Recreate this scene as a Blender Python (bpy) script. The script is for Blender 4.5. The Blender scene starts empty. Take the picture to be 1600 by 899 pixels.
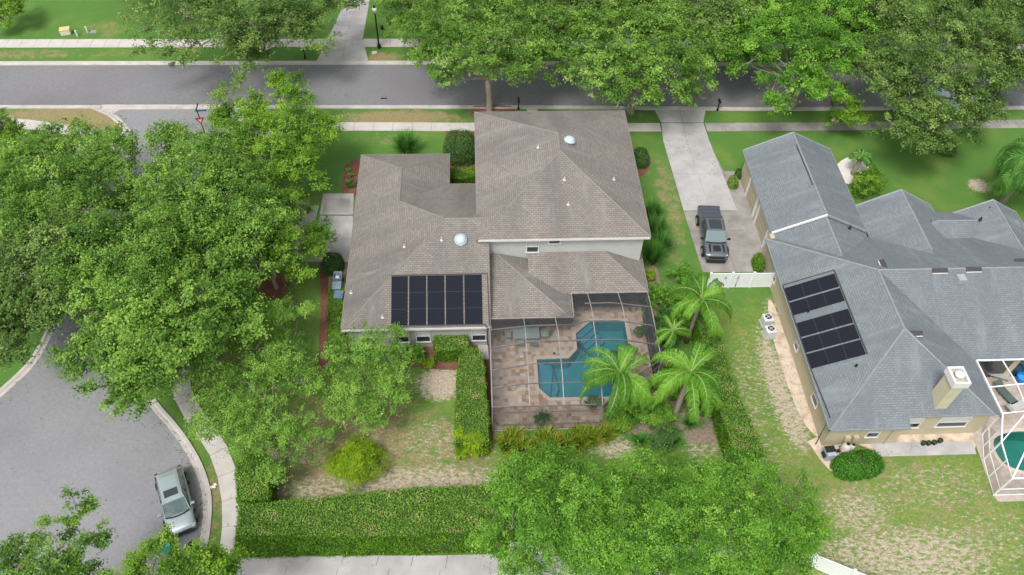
import bpy, bmesh, math, random
import numpy as np
from mathutils import Vector, Matrix
from mathutils.geometry import tessellate_polygon
S=bpy.context.scene; COL=S.collection
R=math.radians
# ------------------------------------------------------------------ camera
F=1240.; CH=50.; TH=R(50.5); YAW=R(4.0); ROLL=R(2.0)
fw=Vector((math.sin(YAW)*math.cos(TH),math.cos(YAW)*math.cos(TH),-math.sin(TH)))
rt0=Vector((math.cos(YAW),-math.sin(YAW),0)); up0=rt0.cross(fw)
rt=rt0*math.cos(ROLL)+up0*math.sin(ROLL); up=up0*math.cos(ROLL)-rt0*math.sin(ROLL)
cam=bpy.data.cameras.new('camera'); co=bpy.data.objects.new('camera',cam); COL.objects.link(co); S.camera=co
cam.sensor_width=36; cam.lens=F/1600*36; cam.clip_end=3000; cam.clip_start=.5
co.matrix_world=Matrix(((rt.x,up.x,-fw.x,0),(rt.y,up.y,-fw.y,0),(rt.z,up.z,-fw.z,CH),(0,0,0,1)))
def at(px,py,z=0.):
    """real ground position of something seen at this place of the 1600 px photograph, at height z"""
    d=fw*F+rt*(px-800)+up*(449.5-py); t=(z-CH)/d.z; return Vector((d.x*t,d.y*t,z))
# ------------------------------------------------------------------ light
S.render.engine='CYCLES'
w=bpy.data.worlds.new('World'); S.world=w; w.use_nodes=True
nt=w.node_tree; bg=nt.nodes['Background']
sky=nt.nodes.new('ShaderNodeTexSky'); sky.sky_type='NISHITA'; sky.sun_disc=False
SUN_EL,SUN_AZ=R(60),R(215)
sky.sun_elevation=SUN_EL; sky.sun_rotation=SUN_AZ; sky.air_density=1.0; sky.dust_density=3.5; sky.ozone_density=1.0
hs=nt.nodes.new('ShaderNodeHueSaturation'); hs.inputs['Saturation'].default_value=.22
nt.links.new(sky.outputs[0],hs.inputs['Color']); nt.links.new(hs.outputs[0],bg.inputs[0]); bg.inputs[1].default_value=.15
sl=bpy.data.lights.new('sun','SUN'); sl.energy=1.6; sl.angle=R(15); sl.color=(1,.965,.91)
so=bpy.data.objects.new('sun',sl); COL.objects.link(so)
sd=Vector((math.sin(SUN_AZ)*math.cos(SUN_EL),math.cos(SUN_AZ)*math.cos(SUN_EL),math.sin(SUN_EL)))
so.rotation_euler=(-sd).to_track_quat('-Z','Y').to_euler(); so.location=(0,0,60)
S.view_settings.view_transform='Standard'; S.view_settings.look='None'; S.view_settings.gamma=1
S.view_settings.use_curve_mapping=False; S.view_settings.exposure=.58
# ------------------------------------------------------------------ materials
MATS={}
def mat(name,c1,c2=None,scale=2.,rough=.8,bump=0.,metal=0.,detail=6.,c3=None,scale3=.15,amt3=.5,spec=.3,bscale=None,coords='Object'):
    if name in MATS: return MATS[name]
    m=bpy.data.materials.new(name); m.use_nodes=True; n=m.node_tree.nodes; l=m.node_tree.links
    b=n['Principled BSDF']; b.inputs['Roughness'].default_value=rough; b.inputs['Metallic'].default_value=metal
    b.inputs['Specular IOR Level'].default_value=spec
    b.inputs['Base Color'].default_value=(*c1,1)
    if c2 is not None:
        tc=n.new('ShaderNodeTexCoord'); nz=n.new('ShaderNodeTexNoise'); nz.inputs['Scale'].default_value=scale; nz.inputs['Detail'].default_value=detail
        nz.inputs['Roughness'].default_value=.65
        l.new(tc.outputs[coords],nz.inputs['Vector'])
        rp=n.new('ShaderNodeValToRGB'); rp.color_ramp.elements[0].position=.32; rp.color_ramp.elements[1].position=.68
        rp.color_ramp.elements[0].color=(*c1,1); rp.color_ramp.elements[1].color=(*c2,1)
        l.new(nz.outputs['Fac'],rp.inputs[0]); out=rp.outputs[0]
        if c3 is not None:
            n3=n.new('ShaderNodeTexNoise'); n3.inputs['Scale'].default_value=scale3; n3.inputs['Detail'].default_value=5; l.new(tc.outputs[coords],n3.inputs['Vector'])
            mr=n.new('ShaderNodeMapRange'); mr.inputs[1].default_value=.45; mr.inputs[2].default_value=.7; mr.inputs[4].default_value=amt3
            l.new(n3.outputs['Fac'],mr.inputs[0])
            mx=n.new('ShaderNodeMix'); mx.data_type='RGBA'; l.new(mr.outputs[0],mx.inputs[0]); l.new(out,mx.inputs[6]); mx.inputs[7].default_value=(*c3,1); out=mx.outputs[2]
        l.new(out,b.inputs['Base Color'])
        if bump:
            bp=n.new('ShaderNodeBump'); bp.inputs['Strength'].default_value=bump; bp.inputs['Distance'].default_value=.05
            if bscale:
                nb=n.new('ShaderNodeTexNoise'); nb.inputs['Scale'].default_value=bscale; nb.inputs['Detail'].default_value=4; l.new(tc.outputs[coords],nb.inputs['Vector']); l.new(nb.outputs['Fac'],bp.inputs['Height'])
            else: l.new(nz.outputs['Fac'],bp.inputs['Height'])
            l.new(bp.outputs[0],b.inputs['Normal'])
    MATS[name]=m; return m
def add_cracks(m,scale,width,amt,col=(.05,.048,.045)):
    n=m.node_tree.nodes; l=m.node_tree.links; b=n['Principled BSDF']; src=b.inputs['Base Color'].links[0].from_socket
    tc=n.new('ShaderNodeTexCoord'); nz_=n.new('ShaderNodeTexNoise'); nz_.inputs['Scale'].default_value=.9; nz_.inputs['Detail'].default_value=6; l.new(tc.outputs['Object'],nz_.inputs[0])
    mv=n.new('ShaderNodeMix'); mv.data_type='VECTOR'; mv.inputs[0].default_value=.55; l.new(tc.outputs['Object'],mv.inputs[4]); 
    sc=n.new('ShaderNodeVectorMath'); sc.operation='SCALE'; sc.inputs['Scale'].default_value=3.5; l.new(nz_.outputs['Color'],sc.inputs[0])
    ad=n.new('ShaderNodeVectorMath'); ad.operation='ADD'; l.new(tc.outputs['Object'],ad.inputs[0]); l.new(sc.outputs[0],ad.inputs[1])
    v=n.new('ShaderNodeTexVoronoi'); v.feature='DISTANCE_TO_EDGE'; v.inputs['Scale'].default_value=scale; l.new(ad.outputs[0],v.inputs['Vector'])
    q=n.new('ShaderNodeMapRange'); q.inputs[1].default_value=0; q.inputs[2].default_value=width; q.inputs[3].default_value=amt; q.inputs[4].default_value=0; l.new(v.outputs['Distance'],q.inputs[0])
    n2=n.new('ShaderNodeTexNoise'); n2.inputs['Scale'].default_value=.25; l.new(tc.outputs['Object'],n2.inputs[0]); q2=n.new('ShaderNodeMapRange'); q2.inputs[1].default_value=.42; q2.inputs[2].default_value=.58; l.new(n2.outputs['Fac'],q2.inputs[0])
    mu=n.new('ShaderNodeMath'); mu.operation='MULTIPLY'; l.new(q.outputs[0],mu.inputs[0]); l.new(q2.outputs[0],mu.inputs[1])
    x=n.new('ShaderNodeMix'); x.data_type='RGBA'; l.new(mu.outputs[0],x.inputs[0]); l.new(src,x.inputs[6]); x.inputs[7].default_value=(*col,1); l.new(x.outputs[2],b.inputs['Base Color'])
    n.remove(mv)
def leafmat(name,cols,trans=.35):
    if name in MATS: return MATS[name]
    m=bpy.data.materials.new(name); m.use_nodes=True; n=m.node_tree.nodes; l=m.node_tree.links
    b=n['Principled BSDF']; o=n['Material Output']
    a=n.new('ShaderNodeAttribute'); a.attribute_name='rnd'
    rp=n.new('ShaderNodeValToRGB'); cr=rp.color_ramp
    while len(cr.elements)<len(cols): cr.elements.new(.5)
    for i,c in enumerate(cols): cr.elements[i].position=i/(len(cols)-1); 
    for i,c in enumerate(cols): cr.elements[i].color=(*c,1)
    l.new(a.outputs['Fac'],rp.inputs[0]); l.new(rp.outputs[0],b.inputs['Base Color'])
    b.inputs['Roughness'].default_value=.55; b.inputs['Specular IOR Level'].default_value=.25
    t=n.new('ShaderNodeBsdfTranslucent'); l.new(rp.outputs[0],t.inputs[0])
    mx=n.new('ShaderNodeMixShader'); mx.inputs[0].default_value=trans
    l.new(b.outputs[0],mx.inputs[1]); l.new(t.outputs[0],mx.inputs[2]); l.new(mx.outputs[0],o.inputs[0])
    MATS[name]=m; return m
def shingle(name,ca,cb,cm,stain,light):
    m=bpy.data.materials.new(name); m.use_nodes=True; n=m.node_tree.nodes; l=m.node_tree.links; b=n['Principled BSDF']
    b.inputs['Roughness'].default_value=.9; b.inputs['Specular IOR Level'].default_value=.15
    uv=n.new('ShaderNodeTexCoord')
    br=n.new('ShaderNodeTexBrick'); br.inputs['Scale'].default_value=1; br.inputs['Brick Width'].default_value=.33; br.inputs['Row Height'].default_value=.165
    br.inputs['Mortar Size'].default_value=.022; br.inputs['Mortar Smooth'].default_value=.6; br.inputs['Bias'].default_value=0
    br.inputs['Color1'].default_value=(*ca,1); br.inputs['Color2'].default_value=(*cb,1); br.inputs['Mortar'].default_value=(*cm,1)
    l.new(uv.outputs['UV'],br.inputs['Vector'])
    def noise(s,d,r,vec,lo,hi,amt):
        z=n.new('ShaderNodeTexNoise'); z.inputs['Scale'].default_value=s; z.inputs['Detail'].default_value=d; z.inputs['Roughness'].default_value=r; l.new(vec,z.inputs['Vector'])
        q=n.new('ShaderNodeMapRange'); q.inputs[1].default_value=lo; q.inputs[2].default_value=hi; q.inputs[4].default_value=amt; l.new(z.outputs['Fac'],q.inputs[0]); return q.outputs[0]
    mp=n.new('ShaderNodeMapping'); mp.inputs['Scale'].default_value=(1,.18,1); l.new(uv.outputs['UV'],mp.inputs['Vector'])
    def mix(f,a,c):
        x=n.new('ShaderNodeMix'); x.data_type='RGBA'; l.new(f,x.inputs[0]); l.new(a,x.inputs[6]); x.inputs[7].default_value=(*c,1); return x.outputs[2]
    out=mix(noise(.55,6,.6,mp.outputs[0],.42,.66,.75),br.outputs['Color'],stain)
    out=mix(noise(1.1,6,.7,mp.outputs[0],.50,.72,.5),out,light)
    out=mix(noise(9,3,.7,uv.outputs['UV'],.5,.8,.45),out,stain)
    l.new(out,b.inputs['Base Color'])
    bp=n.new('ShaderNodeBump'); bp.inputs['Strength'].default_value=.5; bp.inputs['Distance'].default_value=.02; l.new(br.outputs['Fac'],bp.inputs['Height']); bp.invert=True; l.new(bp.outputs[0],b.inputs['Normal'])
    return m
ROOF1=shingle('brown_shingles',(.203,.182,.161),(.266,.241,.215),(.105,.095,.086),(.12,.111,.106),(.34,.32,.295))
ROOF2=shingle('grey_shingles',(.155,.177,.190),(.198,.220,.231),(.115,.133,.145),(.125,.140,.158),(.30,.325,.335))
CAP1=mat('ridge_shingle_brown',(.175,.158,.142),(.24,.218,.197),3,.9)
CAP2=mat('ridge_shingle_grey',(.18,.205,.215),(.25,.275,.285),3,.9)
EDGE1=mat('brown_drip_edge',(.20,.18,.165),(.26,.24,.22),3,.7)
EDGE2=mat('grey_drip_edge',(.22,.245,.25),(.28,.30,.305),3,.7)
WALL1=mat('stucco_greige',(.36,.36,.33),(.41,.40,.37),1.2,.9,.2)
WALL1U=mat('stucco_pale',(.42,.43,.40),(.48,.485,.455),1.2,.9,.2)
WALL2=mat('stucco_tan',(.40,.35,.24),(.47,.41,.29),1.0,.9,.2)
WHITE=mat('white_trim',(.66,.66,.65),(.60,.60,.59),3,.5)
VINYL=mat('white_vinyl',(.80,.80,.81),(.74,.745,.76),2,.35)
ALU=mat('white_aluminium',(.80,.80,.79),(.75,.75,.74),2,.4)
BRONZE=mat('weathered_cage_metal',(.22,.205,.195),(.34,.32,.305),1.5,.5)
GLASS=mat('window_glass',(.03,.04,.045),None,rough=.06,spec=.8)
BLIND=mat('window_blind',(.55,.56,.55),(.48,.5,.5),6,.6)
CONC=mat('driveway_concrete',(.35,.335,.335),(.44,.425,.42),.8,.9,.12,c3=(.23,.22,.215),scale3=.35,amt3=.55,bscale=30)
WALK=mat('sidewalk_concrete',(.44,.41,.385),(.52,.49,.46),1.2,.9,.1,c3=(.40,.36,.32),scale3=.4,amt3=.5,bscale=30)
CURB=mat('curb_concrete',(.40,.37,.345),(.50,.465,.435),.8,.9,.1,c3=(.33,.31,.28),scale3=.6,amt3=.6)
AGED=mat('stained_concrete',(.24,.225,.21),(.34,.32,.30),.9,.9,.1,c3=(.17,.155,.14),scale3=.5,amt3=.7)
ASPH=mat('asphalt',(.20,.20,.21),(.25,.248,.258),4,.85,.25,c3=(.155,.155,.165),scale3=.12,amt3=.6,bscale=35)
ASPHD=mat('asphalt_main_road',(.16,.158,.167),(.205,.202,.212),3,.85,.2,c3=(.13,.125,.135),scale3=.1,amt3=.6,bscale=35)
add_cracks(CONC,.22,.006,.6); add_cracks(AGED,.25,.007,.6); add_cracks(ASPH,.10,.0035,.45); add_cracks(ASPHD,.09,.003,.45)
MULCH=mat('red_mulch',(.11,.04,.026),(.23,.095,.062),9,.95,.8,c3=(.20,.14,.10),scale3=1.2,amt3=.5)
SAND=mat('bare_sand',(.52,.42,.33),(.62,.52,.42),4,.95,.3,c3=(.26,.2,.13),scale3=1.5,amt3=.7)
BARK=mat('grey_bark',(.20,.165,.13),(.36,.31,.26),5,.95,.6)
BARKP=mat('palm_bark',(.24,.20,.16),(.34,.30,.25),7,.95,.5)
STEMS=mat('hedge_stems',(.03,.06,.012),(.06,.085,.02),8,.95)
SOLAR=mat('solar_pool_mat',(.013,.015,.021),(.020,.022,.030),20,.95,.1,spec=.04)
BLACK=mat('black_paint',(.012,.012,.013),None,rough=.4)
DKMET=mat('dark_bronze_vent',(.045,.042,.046),(.065,.06,.065),5,.5)
PIPE=mat('white_pipe',(.5,.5,.5),None,rough=.5)
GREYM=mat('grey_metal',(.35,.37,.38),(.43,.45,.46),4,.45,metal=.3)
OAK=leafmat('oak_leaves',[(0.029,0.074,0.011),(0.081,0.185,0.026),(0.166,0.320,0.046),(0.279,0.474,0.078),(0.436,0.632,0.139)],.45)
OAKG=leafmat('dull_oak_leaves',[(0.026,0.063,0.016),(0.071,0.146,0.032),(0.137,0.244,0.053),(0.240,0.371,0.085),(0.388,0.497,0.154)],.45)
BRIGHT=leafmat('bright_leaves',[(0.022,0.066,0.010),(0.073,0.178,0.018),(0.157,0.316,0.028),(0.267,0.468,0.045),(0.407,0.556,0.088)],.45)
CRAPE=leafmat('soft_green_leaves',[(0.042,0.110,0.014),(0.103,0.223,0.030),(0.190,0.365,0.053),(0.297,0.510,0.083),(0.439,0.642,0.132)],.45)
ELM=leafmat('fresh_green_leaves',[(0.024,0.081,0.009),(0.076,0.199,0.021),(0.151,0.343,0.036),(0.249,0.491,0.058),(0.371,0.620,0.094)],.45)
HEDGE=leafmat('hedge_leaves',[(0.025,0.080,0.006),(0.067,0.189,0.009),(0.129,0.305,0.015),(0.209,0.405,0.026),(0.310,0.470,0.043)],.3)
HEDGET=leafmat('clipped_hedge_leaves',[(0.037,0.106,0.012),(0.097,0.229,0.021),(0.179,0.356,0.042),(0.273,0.440,0.075),(0.452,0.339,0.190)],.3)
YELLOW=leafmat('yellow_green_leaves',[(.09,.18,.008),(.18,.31,.012),(.27,.42,.016),(.37,.50,.03)],.35)
DARKL=leafmat('dark_shrub_leaves',[(0.026,0.074,0.018),(0.050,0.133,0.029),(0.094,0.201,0.044),(0.158,0.268,0.065)],.3)
CROTON=leafmat('croton_leaves',[(.04,.13,.01),(.09,.22,.015),(.17,.30,.02),(.27,.33,.03),(.42,.20,.04)],.3)
PALM=leafmat('palm_leaves',[(0.040,0.133,0.014),(0.103,0.279,0.027),(0.202,0.446,0.047),(0.356,0.617,0.087)],.45)
SPIKE=leafmat('blade_leaves',[(0.036,0.133,0.026),(0.072,0.228,0.037),(0.122,0.321,0.053),(0.202,0.401,0.080)],.35)
# ------------------------------------------------------------------ object helpers
def link(o): COL.objects.link(o); return o
def tag(o,label,cat,group=None):
    o['label']=label; o['category']=cat
    if group: o['group']=group
    return o
def root(name,loc,label,cat,group=None,rz=0):
    o=bpy.data.objects.new(name,None); o.location=loc; o.rotation_euler=(0,0,rz); o.empty_display_size=.3; link(o); return tag(o,label,cat,group)
def mesh_obj(name,me,m,parent=None,kind=None,smooth=False):
    if m and not isinstance(m,(list,tuple)): m=[m]
    for x in (m or []): me.materials.append(x)
    if smooth: me.shade_smooth()
    o=bpy.data.objects.new(name,me); link(o)
    if parent: o.parent=parent
    if kind: o['kind']=kind
    return o
class MB:
    """collects faces of one mesh"""
    def __init__(s): s.v=[]; s.f=[]; s.mi=[]
    def face(s,pts,mi=0):
        i=len(s.v); s.v+= [tuple(p) for p in pts]; s.f.append(tuple(range(i,i+len(pts)))); s.mi.append(mi)
    def box(s,x0,y0,z0,x1,y1,z1,mi=0,M=None):
        p=[(x,y,z) for z in (z0,z1) for y in (y0,y1) for x in (x0,x1)]
        if M is not None: p=[tuple(M@Vector(q)) for q in p]
        i=len(s.v); s.v+=p
        for f in ((0,2,3,1),(4,5,7,6),(0,1,5,4),(2,6,7,3),(0,4,6,2),(1,3,7,5)): s.f.append(tuple(i+k for k in f)); s.mi.append(mi)
    def obox(s,c,size,rz=0,mi=0,M=None):
        A=Matrix.Translation(c)@Matrix.Rotation(rz,4,'Z')
        if M is not None: A=M@A
        a,b,d=[q/2 for q in size]; s.box(-a,-b,-d,a,b,d,mi,A)
    def tube(s,pts,r,n=6,mi=0,cap=True):
        pts=[Vector(p) for p in pts]; rr=r if isinstance(r,(list,tuple)) else [r]*len(pts); i0=len(s.v)
        for k,p in enumerate(pts):
            d=(pts[min(k+1,len(pts)-1)]-pts[max(k-1,0)]); d=d.normalized() if d.length>1e-6 else Vector((0,0,1))
            a=d.cross(Vector((0,0,1)) if abs(d.z)<.9 else Vector((1,0,0))).normalized(); b=d.cross(a)
            for j in range(n):
                t=2*math.pi*(j+.5)/n; s.v.append(tuple(p+(a*math.cos(t)+b*math.sin(t))*rr[k]))
        for k in range(len(pts)-1):
            for j in range(n):
                a=i0+k*n+j; b=i0+k*n+(j+1)%n; s.f.append((a,b,b+n,a+n)); s.mi.append(mi)
        if cap:
            s.f.append(tuple(i0+j for j in range(n))[::-1]); s.mi.append(mi); e=i0+(len(pts)-1)*n; s.f.append(tuple(e+j for j in range(n))); s.mi.append(mi)
    def lathe(s,prof,c=(0,0,0),n=16,mi=0):
        i0=len(s.v)
        for r,z in prof:
            for j in range(n): t=2*math.pi*j/n; s.v.append((c[0]+r*math.cos(t),c[1]+r*math.sin(t),c[2]+z))
        for k in range(len(prof)-1):
            for j in range(n):
                a=i0+k*n+j; b=i0+k*n+(j+1)%n; s.f.append((a,b,b+n,a+n)); s.mi.append(mi)
        s.f.append(tuple(i0+j for j in range(n))[::-1]); s.mi.append(mi); e=i0+(len(prof)-1)*n; s.f.append(tuple(e+j for j in range(n))); s.mi.append(mi)
    def prism(s,poly,z0,z1,mi=0):
        poly=[(p[0],p[1]) for p in poly]
        ar=sum(poly[i-1][0]*poly[i][1]-poly[i][0]*poly[i-1][1] for i in range(len(poly)))
        if ar<0: poly=poly[::-1]
        n=len(poly); i=len(s.v); s.v+=[(x,y,z0) for x,y in poly]+[(x,y,z1) for x,y in poly]
        s.f.append(tuple(range(i+n,i+2*n))); s.mi.append(mi); s.f.append(tuple(range(i,i+n))[::-1]); s.mi.append(mi)
        for k in range(n): a=i+k;b=i+(k+1)%n; s.f.append((a,b,b+n,a+n)); s.mi.append(mi)
    def build(s,name,m,parent=None,kind=None,smooth=False,bevel=0,uv=False):
        me=bpy.data.meshes.new(name); me.from_pydata(s.v,[],s.f)
        for p,k in zip(me.polygons,s.mi): p.material_index=k
        if uv:
            L=me.uv_layers.new(name='UVMap').data
            for p in me.polygons:
                nn=p.normal; t=Vector((0,0,1)).cross(nn)
                t=t.normalized() if t.length>1e-4 else Vector((1,0,0)); q=nn.cross(t)
                for li in p.loop_indices:
                    c=me.vertices[me.loops[li].vertex_index].co; L[li].uv=(c.dot(t),c.dot(q))
        o=mesh_obj(name,me,m,parent,kind,smooth)
        if bevel:
            b=o.modifiers.new('bevel','BEVEL'); b.width=bevel; b.segments=2; b.limit_method='ANGLE'
        return o
def quads_mesh(name,V,rnd,m,parent=None,kind=None):
    """V: (n,4,3) array of leaf quads, rnd: (n,) colour picks"""
    n=len(V); me=bpy.data.meshes.new(name); me.vertices.add(n*4); me.vertices.foreach_set('co',V.astype(np.float32).ravel())
    me.loops.add(n*4); me.loops.foreach_set('vertex_index',np.arange(n*4,dtype=np.int32)); me.polygons.add(n)
    me.polygons.foreach_set('loop_start',np.arange(0,n*4,4,dtype=np.int32))
    a=me.attributes.new('rnd','FLOAT','FACE'); a.data.foreach_set('value',np.clip(rnd,0,1).astype(np.float32))
    me.update(calc_edges=True); return mesh_obj(name,me,m,parent,kind)
def leafquads(P,N,size,rng,asp=.6):
    n=len(P); N=N/np.linalg.norm(N,axis=1,keepdims=True)
    A=rng.normal(size=(n,3)); A-= (A*N).sum(1,keepdims=True)*N; A/=np.linalg.norm(A,axis=1,keepdims=True); B=np.cross(N,A)
    s=np.asarray(size).reshape(-1,1)*np.ones((n,1)); a=A*s*.5; b=B*s*.5*asp; fold=N*s*.12
    return np.stack([P-a,P-b+fold,P+a*1.0,P+b+fold],1)
# ------------------------------------------------------------------ ground
rng=np.random.default_rng(7)
def spot_field(X,Y,spots):
    f=np.zeros_like(X)
    for px,py,rx,ry,s in spots:
        c=at(px,py); d=((X-c.x)/rx)**2+((Y-c.y)/ry)**2; f=np.maximum(f,s*np.exp(-d*d*.7))
    return f
BARE=[(690,600,2.2,1.7,.82),(640,757,10,1.7,.68),(700,690,5,2.6,.52),(480,765,6,1.4,.62),(470,690,3,3,.55),(560,680,4,2.5,.48),(1410,875,8,2.8,.66),(1340,800,3,2.2,.6),(1500,865,5,3.0,.54),(1560,840,4,3,.5),
 (1215,600,1.3,6,.72),(1240,660,1.2,3,.72),(1215,500,1.3,3,.62),(1180,600,2.4,6,.50),(1195,700,3,3,.44),(1460,760,6,2.5,.5),(960,700,2,1,.7),(1100,700,2,1.6,.6),(1120,660,1.0,3,.7),(1530,290,1.3,1.1,.8),
 (1400,770,5,2,.46),(1520,740,3,1,.4),(1170,640,2.2,4,.5)]
DRY=[(165,45,3,2.2,.6),(620,184,7,1.3,1.0),(700,187,3,1,.7),(610,215,5,1.3,.5),(100,85,16,1,.5),(30,85,8,1.2,.7),(600,90,2.5,1.2,.85),(110,185,9,2.4,.95),(1045,310,1.3,7,.72),(1050,390,1.2,3,.6),(1010,275,1.3,3,.5),(470,460,2,6,.45),
 (330,790,1.2,5,.75),(330,850,1.2,3,.6),(1005,180,1.5,1,.5),(1400,700,9,3,.4),(1350,760,12,6,.6),(1480,800,9,6,.6),(1150,520,3,9,.45),(330,550,3,4,.6),(380,600,3,4,.6),(600,220,3,1,.6),(550,690,6,6,.85),(650,720,9,5,.72),(1520,300,3,2,.4),(1240,210,3,1,.3),(690,55,3,3,.5)]
xs=np.concatenate([[-400,-250,-150,-100,-80],np.arange(-62,72,.4),[80,100,150,250,400]]); ys=np.concatenate([[-60,-20,0,8],np.arange(14,96,.4),[100,110,130,180,300,500]])
def in_poly(X,Y,poly):
    ins=np.zeros(X.shape,bool); n=len(poly)
    for i in range(n):
        x1,y1=poly[i][:2]; x2,y2=poly[i-1][:2]
        c=((y1>Y)!=(y2>Y))&(X<(x2-x1)*(Y-y1)/((y2-y1) or 1e-9)+x1); ins^=c
    return ins
POOL1=[(4.45,33.95),(4.45,31.4),(5.2,30.55),(9.6,30.5),(11.2,31.9),(11.75,34.5),(11.65,37.4),(8.9,37.45),(7.65,36.3),(7.62,34.8),(6.9,34.0)]
P2c=at(1607,706); POOL2=[(P2c.x+ (2.6+.2*math.cos(3*t))*math.cos(t),P2c.y+1.6*math.sin(t)) for t in [i*2*math.pi/28 for i in range(28)]]
nx,ny=len(xs),len(ys); X,Y=np.meshgrid(xs,ys)
me=bpy.data.meshes.new('ground'); V=np.stack([X,Y,np.zeros_like(X)],-1).reshape(-1,3)
idx=np.arange(nx*ny).reshape(ny,nx); q=np.stack([idx[:-1,:-1],idx[:-1,1:],idx[1:,1:],idx[1:,:-1]],-1).reshape(-1,4)
cx=V[q].mean(1); 
def shrink(p,k):
    mx=sum(a for a,b in p)/len(p); my=sum(b for a,b in p)/len(p); return [(mx+(a-mx)*k,my+(b-my)*k) for a,b in p]
hole=in_poly(cx[:,0],cx[:,1],shrink(POOL1,.99))|in_poly(cx[:,0],cx[:,1],POOL2)
# widen the hole one cell so that no ground shows inside the basins
for dx in (-.3,.3):
    for dy in (-.3,.3): hole|=in_poly(cx[:,0]+dx,cx[:,1]+dy,POOL1)|in_poly(cx[:,0]+dx,cx[:,1]+dy,POOL2)
q=q[~hole]; me.from_pydata(V.tolist(),[],q.tolist())
for nm,sp in (('bare',BARE),('dry',DRY)):
    a=me.attributes.new(nm,'FLOAT','POINT'); a.data.foreach_set('value',spot_field(X,Y,sp).ravel().astype(np.float32))
yard=[tuple(at(a,b)[:2]) for a,b in [(1090,470),(1210,470),(1330,700),(1530,710),(1600,780),(1640,960),(1250,960),(1150,700)]]
back=[tuple(at(a,b)[:2]) for a,b in [(300,400),(500,410),(505,560),(720,560),(760,700),(1130,690),(1130,880),(420,790),(300,700)]]
a=me.attributes.new('yellow','FLOAT','POINT'); a.data.foreach_set('value',(in_poly(X,Y,yard)*.8+in_poly(X,Y,back)*.5).ravel().astype(np.float32))
g=bpy.data.materials.new('lawn'); g.use_nodes=True; n=g.node_tree.nodes; l=g.node_tree.links; b=n['Principled BSDF']; b.inputs['Roughness'].default_value=.95; b.inputs['Specular IOR Level'].default_value=.1
tc=n.new('ShaderNodeTexCoord')
def nz(s,d=6,r=.6,dist=0,st=None):
    z=n.new('ShaderNodeTexNoise'); z.inputs['Scale'].default_value=s; z.inputs['Detail'].default_value=d; z.inputs['Roughness'].default_value=r; z.inputs['Distortion'].default_value=dist
    if st:
        mp=n.new('ShaderNodeMapping'); mp.inputs['Scale'].default_value=st; mp.inputs['Rotation'].default_value=(0,0,.6); l.new(tc.outputs['Object'],mp.inputs[0]); l.new(mp.outputs[0],z.inputs['Vector'])
    else: l.new(tc.outputs['Object'],z.inputs['Vector'])
    return z.outputs['Fac']
def ramp(f,c,pos):
    rp=n.new('ShaderNodeValToRGB'); cr=rp.color_ramp
    while len(cr.elements)<len(c): cr.elements.new(.5)
    for i,p in enumerate(pos): cr.elements[i].position=p
    for i,k in enumerate(c): cr.elements[i].color=(*k,1)
    l.new(f,rp.inputs[0]); return rp.outputs[0]
def mixc(f,a,c):
    x=n.new('ShaderNodeMix'); x.data_type='RGBA'; l.new(f,x.inputs[0]); l.new(a,x.inputs[6]); l.new(c,x.inputs[7]); return x.outputs[2]
def attr(nm):
    a=n.new('ShaderNodeAttribute'); a.attribute_name=nm; return a.outputs['Fac']
def mth(op,a,c):
    x=n.new('ShaderNodeMath'); x.operation=op
    for i,k in enumerate((a,c)):
        if isinstance(k,(int,float)): x.inputs[i].default_value=k
        else: l.new(k,x.inputs[i])
    return x.outputs[0]
def edge(f,lo,hi):
    q=n.new('ShaderNodeMapRange'); q.interpolation_type='SMOOTHSTEP'; q.inputs[1].default_value=lo; q.inputs[2].default_value=hi; l.new(f,q.inputs[0]); return q.outputs[0]
fine=nz(9,10,.85,.2,(1,2.2,1))
lush=ramp(fine,[(.045,.115,.026),(.085,.185,.038),(.150,.260,.060)],[.3,.5,.72])
lush=mixc(mth('MULTIPLY',edge(nz(.22,5,.6),.48,.70),.5),lush,ramp(fine,[(.12,.18,.036),(.23,.29,.075)],[.3,.7]))
yel=ramp(nz(5,8,.8),[(.07,.135,.022),(.16,.235,.04),(.27,.30,.08)],[.34,.5,.66])
dry=ramp(nz(6,8,.8),[(.12,.14,.04),(.26,.21,.11),(.36,.28,.17)],[.32,.5,.68])
bare=ramp(nz(6,8,.75),[(.24,.19,.13),(.43,.355,.28),(.62,.54,.46)],[.3,.5,.7])
c=mixc(mth('MULTIPLY',attr('yellow'),edge(nz(.6,6,.7),.3,.6)),lush,yel)
c=mixc(edge(mth('ADD',attr('dry'),mth('MULTIPLY',mth('SUBTRACT',nz(1.1,8,.75),.5),2.0)),.45,.95),c,dry)
c=mixc(edge(mth('ADD',attr('bare'),mth('MULTIPLY',mth('SUBTRACT',nz(2.2,10,.85,.3,(1,2.0,1)),.5),2.6)),.5,.74),c,bare)
l.new(c,b.inputs['Base Color'])
bp=n.new('ShaderNodeBump'); bp.inputs['Strength'].default_value=.7; bp.inputs['Distance'].default_value=.08; l.new(nz(12,8,.8),bp.inputs['Height']); l.new(bp.outputs[0],b.inputs['Normal'])
mesh_obj('ground',me,g,None,'structure')
def pxs(pts,z=0): return [at(a,b,z) for a,b in pts]
def sheet(name,poly,z,m,kind='structure'):
    mb=MB(); pts=[Vector((p[0],p[1],z)) for p in poly]
    for t in tessellate_polygon([pts]):
        a=[pts[i] for i in t]
        if (a[1]-a[0]).cross(a[2]-a[0]).z<0: a=a[::-1]
        mb.face(a)
    return mb.build(name,m,None,kind)
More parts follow.
